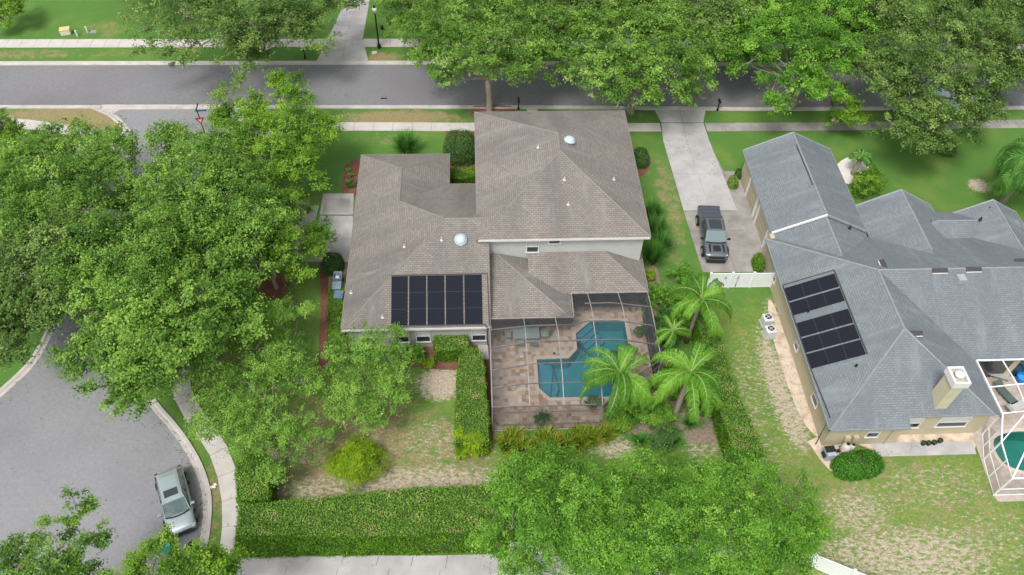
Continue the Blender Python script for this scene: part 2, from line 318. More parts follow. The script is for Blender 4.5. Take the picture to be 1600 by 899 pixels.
def smooth_line(pts,k=6):
    P=[Vector(p) for p in pts]; out=[]
    for i in range(len(P)-1):
        p0=P[max(i-1,0)];p1=P[i];p2=P[i+1];p3=P[min(i+2,len(P)-1)]
        for j in range(k):
            t=j/k; out.append(.5*((2*p1)+(p2-p0)*t+(2*p0-5*p1+4*p2-p3)*t*t+(3*p1-p0-3*p2+p3)*t**3))
    out.append(P[-1]); return out
def slabs(name,line,width,m,z=.045,panel=1.5,gap=.025,label=None):
    """concrete strip along a centre line cut into panels by real joints"""
    mb=MB(); acc=0; L=[Vector((p[0],p[1],0)) for p in line]; 
    # resample
    pts=[L[0]]; 
    seg=[(L[i+1]-L[i]).length for i in range(len(L)-1)]; tot=sum(seg); N=max(1,round(tot/panel))
    for k in range(1,N+1):
        d=tot*k/N; i=0
        while i<len(seg)-1 and d>seg[i]: d-=seg[i]; i+=1
        pts.append(L[i]+(L[i+1]-L[i])*min(1,d/seg[i]))
    for i in range(len(pts)-1):
        def nrm(j):
            d=(pts[min(j+1,len(pts)-1)]-pts[max(j-1,0)]).normalized(); return Vector((-d.y,d.x,0))
        a,b=pts[i],pts[i+1]; d=(b-a).normalized()*gap/2; na,nb=nrm(i)*width/2,nrm(i+1)*width/2
        mb.prism([a+d-na,b-d-nb,b-d+nb,a+d+na],.002,z+random.uniform(-.004,.004))
    return mb.build(name,m,None,'structure')
random.seed(3)
def grid_slab(name,L,Rr,m,rows,cols,z=.05,gap=.03,dz=0):
    """driveway between a left and a right edge line (same point count), cut into panels"""
    mb=MB()
    def ev(P,t):
        k=min(int(t*(len(P)-1)),len(P)-2); f=t*(len(P)-1)-k; return P[k].lerp(P[k+1],f)
    for i in range(rows):
        for j in range(cols):
            def pt(u,v):
                a=ev(L,v/rows);b_=ev(Rr,v/rows); return a.lerp(b_,u/cols)
            c4=[pt(j,i),pt(j+1,i),pt(j+1,i+1),pt(j,i+1)]
            cen=sum(c4,Vector())/4
            c4=[p+(cen-p).normalized()*gap*.5 for p in c4]
            # subdivide along edges where lines bend
            mb.prism(c4,.002,z+random.uniform(-.004,.004))
    return mb.build(name,m,None,'structure')
# main road
def seg_pts(line,n=1): return line
rtop=[at(-140,104),at(0,102.5),at(300,102),at(620,101.5),at(1200,104),at(1565,106.5),at(1750,108)]
rbot=[at(-140,164.5),at(0,164.5),at(300,164.5),at(850,165),at(1180,168),at(1560,166),at(1750,165)]
sheet('main_road',rtop+rbot[::-1],.006,ASPHD)
def curb(name,line,w_,h,side,m=CURB,z0=.0,gut=True):
    """rolled curb with gutter lip; side=+1 puts it left of the line direction"""
    mb=MB(); L=[Vector((p[0],p[1],0)) for p in line]; prof=[(0,.012),(w_*.45,.014),(w_*.62,h),(w_*.98,h+.01),(w_,.0)]
    rows=[]
    for i,p in enumerate(L):
        d=(L[min(i+1,len(L)-1)]-L[max(i-1,0)]).normalized(); nn=Vector((-d.y,d.x,0))*side
        rows.append([(p+nn*a+Vector((0,0,z0+zz))) for a,zz in prof])
    for i in range(len(rows)-1):
        for j in range(len(prof)-1):
            q=[rows[i][j],rows[i+1][j],rows[i+1][j+1],rows[i][j+1]]
            if side>0: q=q[::-1]
            mb.face(q if side<0 else q)
    return mb.build(name,m,None,'structure')
def dens(line,step=1.5):
    out=[]
    for i in range(len(line)-1):
        n_=max(1,int((line[i+1]-line[i]).length/step))
        for k in range(n_): out.append(line[i].lerp(line[i+1],k/n_))
    out.append(line[-1]); return out
curb('main_road_far_curb',dens(rtop),.6,.10,1)
# side street with its cul-de-sac
scl_px=[(203,203),(196,215),(170,250),(140,330),(112,420),(90,500),(74,538),(50,575),(0,622),(-60,670),(-110,740),(-120,840),(-100,960)]
scl=smooth_line([at(150,166),at(178,178)]+[at(*p) for p in scl_px],4)
scr_px=[(400,172),(372,186),(350,205),(322,250),(290,320),(250,400),(222,470),(207,540),(213,598),(238,640),(262,668),(284,698),(302,730),(314,765),(317,800),(311,850),(296,899),(270,960)]
scr=smooth_line([at(*p) for p in scr_px],4)
sheet('side_street',scl+scr[::-1],.010,ASPH)
curb('side_street_left_curb',scl,.6,.10,-1)
curb('side_street_right_curb',scr,.6,.10,1)
curb('main_road_near_curb',dens([at(-140,164.5),at(0,164.5),at(160,164.5)]),.6,.10,-1)
curb('main_road_near_curb',dens([at(400,164.5),at(850,165),at(1180,168),at(1560,166),at(1750,165)]),.6,.10,-1)
sheet('valley_gutter',[at(160,163.8),at(405,163.8),at(405,170.5),at(188,171.5),at(176,178),at(150,171)],.016,CURB)
# pavements
slabs('far_pavement',dens([at(-100,68.5),at(0,68.5),at(300,68),at(512,67.5)]),1.5,WALK)
slabs('far_pavement',dens([at(567,67.5),at(900,68),at(1300,71),at(1700,76)]),1.5,WALK)
slabs('front_pavement',dens([at(402,214),at(440,202),at(500,198.3),at(560,198.2),at(742,199),at(1032,199.5)]),1.25,WALK,panel=1.9)
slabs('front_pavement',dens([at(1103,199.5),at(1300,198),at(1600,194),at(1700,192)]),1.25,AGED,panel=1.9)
slabs('corner_pavement',smooth_line([at(-60,188),at(25,193),at(60,197),at(100,202),at(140,215),at(120,250),at(70,340),at(40,430),at(10,520)],5),1.3,WALK)
slabs('side_pavement',smooth_line([at(400,216),at(372,250),at(350,310),at(325,400),at(304,480),at(291,545),at(282,590),at(290,628),at(318,668),at(342,705),at(356,745),at(363,790),at(362,835),at(358,868)],5),1.25,WALK,panel=1.9)
def strip_slab(name,Lp,Rp,m,rows,cols,z=.05): return grid_slab(name,[at(*p) for p in Lp],[at(*p) for p in Rp],m,rows,cols,z)
strip_slab('far_driveway',[(545,-40),(541,0),(512,62)],[(582,-40),(578,0),(567,62)],CONC,6,2,.05)
strip_slab('far_driveway_apron',[(512,62),(494,97)],[(567,62),(576,97)],CONC,2,2,.052)
strip_slab('neighbour_driveway_apron',[(1021,169.5),(1033,192)],[(1103,169.5),(1099,192)],CONC,1,2,.05)
strip_slab('neighbour_driveway',[(1033,193),(1036,220),(1068,330)],[(1099,193),(1108,220),(1152,330)],CONC,4,2,.054)
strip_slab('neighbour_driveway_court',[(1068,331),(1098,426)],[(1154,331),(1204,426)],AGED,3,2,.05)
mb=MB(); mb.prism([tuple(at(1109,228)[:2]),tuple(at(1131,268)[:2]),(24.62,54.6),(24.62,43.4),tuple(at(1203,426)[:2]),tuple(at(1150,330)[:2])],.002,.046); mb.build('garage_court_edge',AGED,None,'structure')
strip_slab('garage_driveway',[(500,338),(477,410)],[(552,338),(549,410)],CONC,2,1,.05)
strip_slab('garage_driveway',[(505,303),(499,336)],[(553,303),(552,336)],CONC,1,1,.046)
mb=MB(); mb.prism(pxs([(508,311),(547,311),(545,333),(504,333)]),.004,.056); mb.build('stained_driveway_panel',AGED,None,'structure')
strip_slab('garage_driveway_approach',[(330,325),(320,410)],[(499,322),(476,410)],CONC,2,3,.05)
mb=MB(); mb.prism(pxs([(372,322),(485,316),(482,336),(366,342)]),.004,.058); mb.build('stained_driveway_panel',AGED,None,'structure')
strip_slab('front_walk',[(822,168),(829,192)],[(838,168),(847,192)],WALK,1,1,.045)
strip_slab('lower_driveway',[(372,874),(345,960)],[(1085,905),(1085,960)],CONC,1,9,.05)
strip_slab('lower_driveway_edge',[(376,869),(366,885)],[(860,868),(860,893)],CONC,1,9,.046)
mb=MB(); mb.prism(pxs([(860,868),(930,876),(1000,887),(1060,899),(1095,915),(860,915)]),.002,.043); mb.build('lower_driveway_curve',CONC,None,'structure')
mb=MB(); mb.prism(pxs([(700,868),(790,866),(800,893),(700,895)]),.002,.04); mb.build('lower_driveway_corner',CONC,None,'structure')
mb=MB(); mb.prism(pxs([(1296,676),(1528,668),(1524,700),(1362,703)]),.002,.012); mb.build('sandy_ground',SAND,None,'structure')
# mulch beds
def bed(pts,m=MULCH,name='mulch_bed',z=.02): return sheet(name,smooth_line(pxs(pts+[pts[0]]),3)[:-1],z,m)
bed([(499,410),(513,410),(512,470),(513,560),(518,590),(505,600),(498,560),(501,480)])
bed([(540,258),(562,250),(562,302),(536,302),(535,280)])
bed([(697,200),(746,200),(746,292),(697,292)])
bed([(740,166),(798,166),(800,184),(736,184)])
bed([(400,435),(450,428),(448,455),(430,470),(405,460)])
bed([(660,545),(715,562),(716,578),(640,572),(625,550)])
bed([(757,560),(768,560),(771,676),(762,676)])
bed([(1005,420),(1025,415),(1035,470),(1040,560),(1060,600),(1120,640),(1125,690),(1060,690),(960,665),(1030,590)],mat('garden_soil',(.16,.12,.09),(.30,.235,.185),5,.95,.6))
bed([(980,235),(1008,232),(1017,255),(1005,275),(990,270)])
bed([(418,742),(440,740),(440,785),(418,787)],mat('garden_soil',(0,0,0)))
bed([(512,412),(550,412),(545,545),(513,545)],mat('garden_soil',(0,0,0)),z=.018)
bed([(676,520),(762,520),(762,560),(700,575),(676,560)],z=.016)
bed([(636,520),(676,520),(676,560),(636,560)],z=.013)
bed([(1303,262),(1322,247),(1345,249),(1358,262),(1352,280),(1325,288),(1308,278)],mat('white_gravel',(.55,.52,.48),(.70,.67,.62),14,.95,.6),'gravel_bed',.03)
bed([(1262,690),(1290,680),(1312,700),(1308,728),(1345,740),(1330,745),(1296,735)],SAND,'sandy_ground',.012)
mb=MB(); mb.prism(pxs([(1358,693),(1520,690),(1525,710),(1375,714)]),.002,.045); mb.build('patio_slab',CONC,None,'structure')
bed([(1200,470),(1210,478),(1240,560),(1290,668),(1278,684),(1245,640),(1205,520)],SAND,'sandy_ground',.012)
# ------------------------------------------------------------------ houses
def ridge_tube(mb,a,b,m=0,wd=.075):
    a=Vector(a);b=Vector(b);d=(b-a).normalized(); s=d.cross(Vector((0,0,1))).normalized()*wd; u=Vector((0,0,.035)); k=Vector((0,0,.015+wd*.35))
    mb.face([a-s-k+u,b-s-k+u,b+u*1.6,a+u*1.6]); mb.face([a+u*1.6,b+u*1.6,b+s-k+u,a+s-k+u])
def gutter(mb,a,b,h=.17,t=.10):
    a=Vector(a);b=Vector(b);d=(b-a); mid=(a+b)/2; ln=d.length
    mb.obox(mid-Vector((0,0,h/2-.03)),(ln+t,t,h),math.atan2(d.y,d.x))
def wall_box(mb,x0,y0,x1,y1,z1,z0=0,t=.2):
    mb.box(x0,y0,z0,x1,y0+t,z1); mb.box(x0,y1-t,z0,x1,y1,z1); mb.box(x0,y0+t,z0,x0+t,y1-t,z1); mb.box(x1-t,y0+t,z0,x1,y1-t,z1)
def window(house,c,wd,h,rz=0,sashes=2,label=None,blind=True):
    """frame + pane + blind, rz: direction the window faces (0 = towards -Y)"""
    M4=Matrix.Translation(c)@Matrix.Rotation(rz,4,'Z'); mb=MB(); t=.07
    mb.box(-wd/2,-.06,-h/2,-wd/2+t,.03,h/2,0,M4); mb.box(wd/2-t,-.06,-h/2,wd/2,.03,h/2,0,M4)
    mb.box(-wd/2+t,-.06,h/2-t,wd/2-t,.03,h/2,0,M4); mb.box(-wd/2-.04,-.10,-h/2-.02,wd/2+.04,.03,-h/2+t*.8,0,M4)
    if sashes==2: mb.box(-wd/2+t,-.05,-.03,wd/2-t,.03,.03,0,M4)
    f=mb.build('window',WHITE,house)
    p=MB(); p.box(-wd/2+t,-.025,-h/2+t*.8,wd/2-t,-.012,h/2-t,0,M4); p.build('pane',GLASS,f)
    if blind:
        q=MB(); n_=7; hh=(h-.2)*.55
        for i in range(n_): zz=h/2-.09-i*hh/n_; q.box(-wd/2+t+.03,-.034,zz-hh/n_*.75,wd/2-t-.03,-.027,zz,0,M4)
        q.build('blind',BLIND,f)
    return f
def vent_pipe(p,x,y,z,h=.35,r=.05,m=PIPE,name='vent_pipe'):
    mb=MB(); mb.lathe([(.13,-.05),(.13,.03),(r*1.2,.08),(r,.09),(r,h*.75),(r*.6,h*.75)],(x,y,z),10); return mb.build(name,m,p,smooth=False)
def dome(p,x,y,z,nx_=0,ny_=0,r=.42):
    o=MB(); o.lathe([(r*1.15,-.12),(r*1.15,.05),(r,.06),(r*.96,.12),(r*.8,.22),(r*.5,.3),(r*.15,.335)],(0,0,0),22)
    ob=o.build('tube_skylight',SKYL,p,smooth=True); ob.location=(x,y,z); ob.rotation_euler=(nx_,ny_,0); return ob
SKYL=mat('acrylic_dome',(.38,.48,.51),(.46,.55,.58),2,.15,spec=.7)
def slat_panel(p,quad,m,cuts=3,name='solar_panel',lift=.06,line=None):
    """thin mat of a solar pool heater lying on the slope; quad = 4 corners on the roof plane"""
    A=[Vector(v) for v in quad]; nn=(A[1]-A[0]).cross(A[3]-A[0]).normalized()
    if nn.z<0: nn=-nn
    mb=MB(); lo=[v+nn*.02 for v in A]; hi=[v+nn*lift for v in A]
    mb.face(hi)
    for i in range(4): mb.face([lo[i],lo[(i+1)%4],hi[(i+1)%4],hi[i]])
    for k in range(1,cuts):
        a=hi[0].lerp(hi[3],k/cuts)+nn*.012;b=hi[1].lerp(hi[2],k/cuts)+nn*.012; e=(hi[3]-hi[0]).normalized()*.012; mb.face([a-e,b-e,b+e,a+e],1)
    o=mb.build(name,[m,mat('strap_grey',(.05,.053,.06))],p)
    return o
# ---- main house
H1=root('brown_roof_house',(1.5,45,0),'large two-storey house with weathered brown shingle roof in the middle','house')
inv=Matrix.Translation((-1.5,-45,0))
def place(o,par=H1,off=(1.5,45,0)):
    """parts are modelled in world coordinates: shift them under the thing's base"""
    o.location=Vector(o.location)-Vector(off); return o
p=.47; z0=2.9; zA=z0+p*7.7; zB=z0+p*3.9; EZ=6.15; PU=.455; zU=EZ+PU*6.6
rf=MB()
rf.face([(-10,35,z0),(-2.3,42.7,zA),(-6.1,46.5,zB),(-6.1,50.4,zB),(-10,54.3,z0)][::-1])
rf.face([(-10,54.3,z0),(-6.1,50.4,zB),(-2.2,54.3,z0)])
rf.face([(-2.2,54.3,z0),(-6.1,50.4,zB),(-6.1,46.5,zB),(-2.2,50.4,z0)])
rf.face([(-2.2,50.4,z0),(-6.1,46.5,zB),(-2.3,42.7,zA),(1.0,42.7,zA),(1.0,50.4,z0)])
rf.face([(-10,35,z0),(1.0,35,z0),(1.0,42.7,zA),(-2.3,42.7,zA)])
# low roofs in front of the tall block
q1=.26; zc=2.78
rf.face([(1.0,35.7,zc),(7.1,35.7,zc),(1.7,41.1,zc+q1*5.4),(1.0,41.1,zc+q1*5.4)])
rf.face([(7.1,35.7,zc),(7.1,41.1,zc),(1.7,41.1,zc+q1*5.4)])
rf.face([(4,38,2.9),(13.2,38,2.9),(10.1,41.1,2.9+.43*3.1),(4,41.1,2.9+.43*3.1)])
rf.face([(13.2,38,2.9),(13.2,44,2.9),(10.1,44,2.9+.43*3.1),(10.1,41.1,2.9+.43*3.1)])
rf.face([(1.0,35,z0),(1.0,35.7,zc),(1.0,42.7,zA)])
# tall block
rf.face([(.1,40.75,EZ),(13.3,40.75,EZ),(6.7,47.35,zU)])
rf.face([(13.3,40.75,EZ),(13.3,56,EZ),(6.7,49.4,zU),(6.7,47.35,zU)])
rf.face([(13.3,56,EZ),(.1,56,EZ),(6.7,49.4,zU)])
rf.face([(.1,56,EZ),(.1,40.75,EZ),(6.7,47.35,zU),(6.7,49.4,zU)])
ROOF=place(rf.build('roof',ROOF1,H1,uv=True))
mb=MB()
for a,b_ in [((-10,35,z0),(-2.3,42.7,zA)),((-2.3,42.7,zA),(.9,42.7,zA)),((-2.3,42.7,zA),(-6.1,46.5,zB)),((-6.1,46.5,zB),(-6.1,50.4,zB)),((-6.1,50.4,zB),(-10,54.3,z0)),((-6.1,50.4,zB),(-2.2,54.3,z0)),
 ((7.1,35.7,zc),(1.7,41.0,zc+q1*5.3)),((13.2,38,2.9),(10.1,41.1,4.23)),((.1,40.75,EZ),(6.7,47.35,zU)),((13.3,40.75,EZ),(6.7,47.35,zU)),((6.7,47.35,zU),(6.7,49.4,zU)),((6.7,49.4,zU),(13.3,56,EZ)),((6.7,49.4,zU),(.1,56,EZ))]: ridge_tube(mb,a,b_)
rc=mb.build('ridge_cap',CAP1,ROOF); 
rc.location=(0,0,0)
mb=MB(); mb_e=MB()
for a,b_ in [((-10,35,z0),(1,35,z0)),((-10,35,z0),(-10,54.3,z0)),((-10,54.3,z0),(-2.2,54.3,z0)),((-2.2,54.3,z0),(-2.2,50.4,z0)),((-2.2,50.4,z0),(.3,50.4,z0)),((7.1,35.7,zc),(1,35.7,zc)),((7.1,35.7,zc),(7.1,38,2.84)),((7.1,38,2.9),(13.2,38,2.9)),((13.2,38,2.9),(13.2,44,2.9)),
  ((.1,40.75,EZ),(13.3,40.75,EZ)),((13.3,40.75,EZ),(13.3,56,EZ)),((13.3,56,EZ),(.1,56,EZ)),((.1,56,EZ),(.1,40.75,EZ))]:
    a=Vector(a);b_=Vector(b_); wf=abs(a.y-b_.y)<.01 and a.y in (35,40.75,50.4); gutter(mb if wf else mb_e,a-Vector((0,0,.035)),b_-Vector((0,0,.035)),.2,.07)
place(mb.build('fascia',WHITE,H1)); place(mb_e.build('roof_edge',EDGE1,H1))
mb=MB(); wall_box(mb,-9.6,35.4,.9,50.0,2.88); mb.box(-9.6,50.0,0,-9.4,53.9,2.88); mb.box(-9.4,53.7,0,-2.8,53.9,2.88); mb.box(-2.8,50.0,0,-2.6,53.9,2.88)
mb.box(.9,40.4,0,12.6,40.6,2.85); mb.box(12.4,40.6,0,12.6,44,2.85); mb.box(.9,36.2,0,1.1,40.4,2.76)
mb.box(12.35,38.3,0,12.6,38.55,2.85)
place(mb.build('wall',WALL1,H1))
mb=MB(); wall_box(mb,.5,41.15,12.9,55.6,EZ-.06); place(mb.build('upper_wall',WALL1U,H1))
mb=MB()   # soffits
mb.box(-9.95,35.05,2.80,.95,35.38,2.84); mb.box(.15,40.8,EZ-.12,13.25,41.13,EZ-.08); mb.box(12.92,41.15,EZ-.12,13.25,55.6,EZ-.08)
place(mb.build('soffit',WHITE,H1))
place(window(H1,(4.35,41.13,4.92),.98,1.3)); place(window(H1,(6.0,41.13,5.42),.95,.42,sashes=1,blind=False))
for x,s in ((-8.3,2),(-5.7,2),(-4.1,2),(.1,2)): place(window(H1,(x,35.38,1.45),1.1,1.5))
mb=MB(); mb.box(-7.9,40.2,.05,-7.85,44.8,2.3); 
mb=MB(); mb.box(-9.66,45.2,.05,-9.6,49.6,2.2); 
for k in range(1,4): mb.box(-9.68,45.2,.05+k*.54,-9.66,49.6,.07+k*.54)
place(mb.build('garage_door',WHITE,H1))
mb=MB(); mb.box(3.2,40.33,.05,5.4,40.4,2.15); mb.box(6.2,40.33,.05,8.2,40.4,2.15)
place(mb.build('patio_dark_glass',GLASS,H1))
# roof furniture
def on(x,y):  # height of the main roofs
    if .1<x<13.3 and 40.75<y<56: return EZ+PU*min(x-.1,13.3-x,y-40.75,56-y)
    if x<1: return z0+p*min(x+10,y-35,(50.4-y) if x>-6.1 else 99)
    return 3.5
def sub(o): return o
def at_roof(px,py,z): return at(px,py,z)
vp=[(1-.0,0)]
for px,py,z in [(632,386,5.4),(690,376,5.2),(549,458,3.2),(598,496,3.5),(882,281,8.2),(888,320,7.3),(959,281,7.7),(841,231,8.2)]:
    for _ in range(5):
        c=at(px,py,z); z=on(c.x,c.y)
    vent_pipe(ROOF,c.x,c.y,z)
for px,py,z,ex,ey in [(890,221,8.5,-.2,.25),(720,377,5,.43,0)]:
    for _ in range(5):
        c=at(px,py,z); z=on(c.x,c.y)
    dome(ROOF,c.x,c.y,z+.12,ex,ey,.42)
# solar mats on the front slope
def onA(px,py):
    z=4
    for _ in range(6): c=at(px,py,z); z=z0+p*(c.y-35)
    return Vector((c.x,c.y,z))
xa=[onA(a,432).x for a in (611,638.5,667,695.5,724.5,754)]; ylo=onA(680,509).y; yhi=onA(680,431).y
for i in range(5):
    x0_,x1_=xa[i]+.04,xa[i+1]-.07
    slat_panel(ROOF,[(x0_,ylo,z0+p*(ylo-35)),(x1_,ylo,z0+p*(ylo-35)),(x1_,yhi,z0+p*(yhi-35)),(x0_,yhi,z0+p*(yhi-35))],SOLAR,3)
mb=MB(); zz=lambda y:z0+p*(y-35)+.09
mb.tube([(xa[0],ylo-.05,zz(ylo)),(xa[5]+.1,ylo-.05,zz(ylo))],.04,6); mb.tube([(xa[0],yhi+.05,zz(yhi)),(xa[5]+.35,yhi+.05,zz(yhi)),(xa[5]+.45,ylo-.9,zz(ylo-.9)),(xa[5]+.45,34.85,2.95),(xa[5]+.45,35.3,.2)],.04,6)
mb.tube([(xa[5]+.1,ylo-.05,zz(ylo)),(xa[5]+.25,ylo-.3,zz(ylo-.3)),(xa[5]+.3,34.85,2.95),(xa[5]+.3,35.3,.2)],.04,6)
mb.build('solar_pipe',mat('dark_pipe',(.05,.05,.055),None,rough=.5),ROOF)
ROOFKIDS=[o for o in COL.objects if o.parent==ROOF]
for o in ROOFKIDS:
    pass
# ---- neighbour's house
H2=root('grey_roof_house',(32,36,0),"neighbour's tan house with grey-blue shingle roof, chimney and garage wing at the right",'house')
OFF2=(32,36,0)
p2=.50; zn=2.9+p2*6.15
rf=MB()
XR=29.85; HF=6.15; YS,YN=31.1,43.4; YR=37.25
rf.face([(23.7,25.7,2.9),(XR,25.7+HF,zn),(XR,YR,zn),(23.7,YN,2.9)][::-1])
rf.face([(23.7,25.7,2.9),(29.3,25.7,2.9),(29.3,26.4,2.9+p2*.7),(35.3,26.4,2.9+p2*.7),(XR,25.7+HF,zn)])
rf.face([(35.3,26.4,2.9+p2*.7),(36.0,26.4,2.9),(36.0,YS,2.9),(XR,YR,zn),(XR,25.7+HF,zn)])
rf.face([(36.0,YS,2.9),(56,YS,2.9),(49.85,YR,zn),(XR,YR,zn)])
rf.face([(56,YS,2.9),(56,YN,2.9),(49.85,YR,zn)])
rf.face([(23.7,YN,2.9),(XR,YR,zn),(49.85,YR,zn),(56,YN,2.9)])
def gableY(x0,x1,y0,y1,z,pp):
    xm=(x0+x1)/2; zz=z+pp*(x1-x0)/2
    rf.face([(x0,y0,z),(xm,y0,zz),(xm,y1,zz),(x0,y1,z)][::-1]); rf.face([(x1,y0,z),(xm,y0,zz),(xm,y1,zz),(x1,y1,z)]); return xm,zz
g1=gableY(24.3,32.3,44.0,54.2,3.0,.5); g2=gableY(24.3,32.3,39.5,43.98,2.78,.5)
g3=gableY(32.32,38.9,39,47.0,2.9,.56); g4=gableY(40.3,46.0,39,45.9,2.9,.56)
rf.face([(38,46.2,2.85),(41.5,46.2,2.85),(45,44.3,3.75),(37.6,44.3,3.75)][::-1]); rf.face([(37.6,44.3,3.75),(45,44.3,3.75),(45,42.5,3.0),(37,42.5,3.0)][::-1])
place(rf.build('roof',ROOF2,H2,uv=True),H2,OFF2); ROOFB=COL.objects[-1]
mb=MB()
for a,b_ in [((23.7,25.7,2.9),(XR,31.85,zn)),((XR,31.85,zn),(XR,YR,zn)),((35.3,26.4,3.25),(XR,31.85,zn)),((23.7,YN,2.9),(XR,YR,zn)),((XR,YR,zn),(49.85,YR,zn)),((49.85,YR,zn),(56,YS,2.9)),((28.3,44.0,5.0),(28.3,54.2,5.0)),((28.3,39.9,4.78),(28.3,43.98,4.78)),
  ((g3[0],40.2,g3[1]),(g3[0],47,g3[1])),((g4[0],40.2,g4[1]),(g4[0],45.9,g4[1])),((38,44.3,3.75),(43.5,44.3,3.75))]: ridge_tube(mb,a,b_)
mb.build('ridge_cap',CAP2,ROOFB)
mb=MB()
D=Vector((0,0,.035))
for a,b_ in [((23.7,25.7,2.9),(29.3,25.7,2.9)),((23.7,25.7,2.9),(23.7,YN,2.9)),((29.3,26.4,3.25),(35.3,26.4,3.25)),((36.0,26.4,2.9),(36.0,YS,2.9)),((36.0,YS,2.9),(56,YS,2.9)),((24.3,44,3),(24.3,54.2,3)),((32.3,44.2,3),(32.3,54.2,3)),((38.9,45.2,2.9),(38.9,47,2.9)),((46,43.9,2.9),(46,45.9,2.9))]: mb=MB(); gutter(mb,Vector(a)-D,Vector(b_)-D,.18,.07); place(mb.build('roof_edge',EDGE2,H2),H2,OFF2)
def rake(a,b_,t=.07,h=.18):
    a=Vector(a);b_=Vector(b_); y=Vector((0,t,0)); k=Vector((0,0,h)); u=Vector((0,0,.03))
    for A,B in ((a+u-y,b_+u-y),):
        mb.face([A,B,B+y*2,A+y*2]); mb.face([A-k,B-k,B,A]); mb.face([A-k+y*2,B-k+y*2,B+y*2,A+y*2][::-1])
mb=MB(); rake((24.3,43.95,3.02),(28.3,43.95,5.02)); place(mb.build('fascia',WHITE,H2),H2,OFF2)
for A_,B_ in (((28.3,43.95,5.02),(32.3,43.95,3.02)),((24.3,54.2,3),(28.3,54.2,5)),((28.3,54.2,5),(32.3,54.2,3)),((32.32,47,2.9),(g3[0],47,g3[1])),((g3[0],47,g3[1]),(38.9,47,2.9)),((40.3,45.9,2.9),(g4[0],45.9,g4[1])),((g4[0],45.9,g4[1]),(46,45.9,2.9))):
    mb=MB(); rake(A_,B_); place(mb.build('gable_edge',EDGE2,H2),H2,OFF2)
mb=MB(); mb.box(28.10,47.5,4.93,28.18,52.6,4.985); mb.build('ridge_vent',DKMET,ROOFB)
mb=MB(); wall_box(mb,24.15,26.1,29.2,43.0,2.88); mb.box(29.0,26.75,0,35.6,26.95,3.1); mb.box(35.4,26.95,0,35.6,31.5,2.86); mb.box(35.6,31.5,0,55.6,31.7,2.86); mb.box(55.4,31.7,0,55.6,43.0,2.86); mb.box(32.4,42.8,0,55.4,43.3,2.86)
mb.box(29.2,26.1,0,29.4,26.75,2.9)
wall_box(mb,24.65,44,31.9,53.9,2.95); mb.box(32.7,46.4,0,38.5,46.6,2.88); mb.box(40.7,45.3,0,45.6,45.5,2.88); mb.box(24.15,43.0,0,24.65,44.0,2.88)
for (xa_,xb_,yy) in ((24.65,31.9,53.8),(32.7,38.5,46.5),(40.7,45.6,45.4)):
    xm=(xa_+xb_)/2; hh=(xb_-xa_)/2*.5; mb.face([(xa_,yy,2.85),(xb_,yy,2.85),(xm,yy,2.85+hh)])
mb.face([(24.65,44.03,2.9),(31.9,44.03,2.9),(28.3,44.03,4.75)])
place(mb.build('wall',WALL2,H2),H2,OFF2)
def gdoor(y0,y1):
    mb=MB(); x=24.65
    mb.box(x-.05,y0,.03,x-.01,y1,2.25)
    d=place(mb.build('garage_door',mat('tan_garage_door',(.36,.32,.23),(.40,.36,.26),3,.6),H2),H2,OFF2)
    f=MB(); f.box(x-.13,y0-.18,.02,x-.0,y0,2.43); f.box(x-.13,y1,.02,x-.0,y1+.18,2.43); f.box(x-.13,y0,2.25,x-.0,y1,2.43); f.build('door_frame',WHITE,d)
    g_=MB()
    for k in range(1,4): g_.box(x-.06,y0,.03+k*.55,x-.05,y1,.05+k*.55)
    g_.build('panel_groove',mat('groove',(.16,.14,.10)),d)


gdoor(48.9,51.3); gdoor(45.2,47.9)
place(window(H2,(24.13,40.6,1.5),.8,1.1,R(90)*-1,label=None),H2,OFF2)
place(window(H2,(24.13,33.8,1.5),.7,1.1,-R(90)),H2,OFF2); place(window(H2,(24.13,29.0,1.6),1.0,1.2,-R(90)),H2,OFF2)
for x,wd,yy in ((27.3,.9,26.08),(30.2,1.4,26.73),(33.2,2.2,26.73)): place(window(H2,(x,yy,1.75),wd,1.3),H2,OFF2)
mb=MB()
for x,y in ((25.6,26.0),(26.2,26.0)): mb=MB(); mb.box(x-.18,y-.14,.9,x+.18,y+.1,1.35); place(mb.build('meter_box',WALL2,H2),H2,OFF2)
mb=MB(); mb.tube([(28.6,26.02,.1),(28.6,26.02,2.8)],.03,6); place(mb.build('downspout',WALL2,H2),H2,OFF2)
for x0_ in (37.0,40.2): mb=MB(); mb.box(x0_,31.44,.05,x0_+2.6,31.49,2.3); place(mb.build('patio_dark_glass',GLASS,H2),H2,OFF2)  # dark glass added to stand for shade on the wall behind the cage
# chimney
cb=at(1474,628,4.6)
mb=MB(); cf=at(1474,633,4.0); cxx,cyy=cf.x+.05,cf.y+.58; mb.box(cxx-.42,cyy-.55,3.2,cxx+.42,cyy+.55,6.45)
CHM=mb.build('chimney',mat('pale_tan_stucco',(.46,.42,.29),(.52,.48,.35),1.5,.9,.2),ROOFB)
mb=MB()
for a in ((cxx-.55,cyy-.68,cxx+.55,cyy-.52),(cxx-.55,cyy+.52,cxx+.55,cyy+.68),(cxx-.55,cyy-.52,cxx-.40,cyy+.52),(cxx+.40,cyy-.52,cxx+.55,cyy+.52)): mb.box(a[0],a[1],6.25,a[2],a[3],6.8)
mb.lathe([(.2,6.4),(.2,6.8),(.30,6.82),(.30,6.9),(.1,6.95)],(cxx,cyy,0),14)
CHC=mb.build('chimney_cap',WHITE,ROOFB)
def onB(x,y):
    if x<29.85: d=min(x-23.7,y-25.7,43.4-y)
    else: d=max(min(36.0-x,y-25.7),min(y-31.1,43.4-y))
    return 2.9+p2*max(0,d)
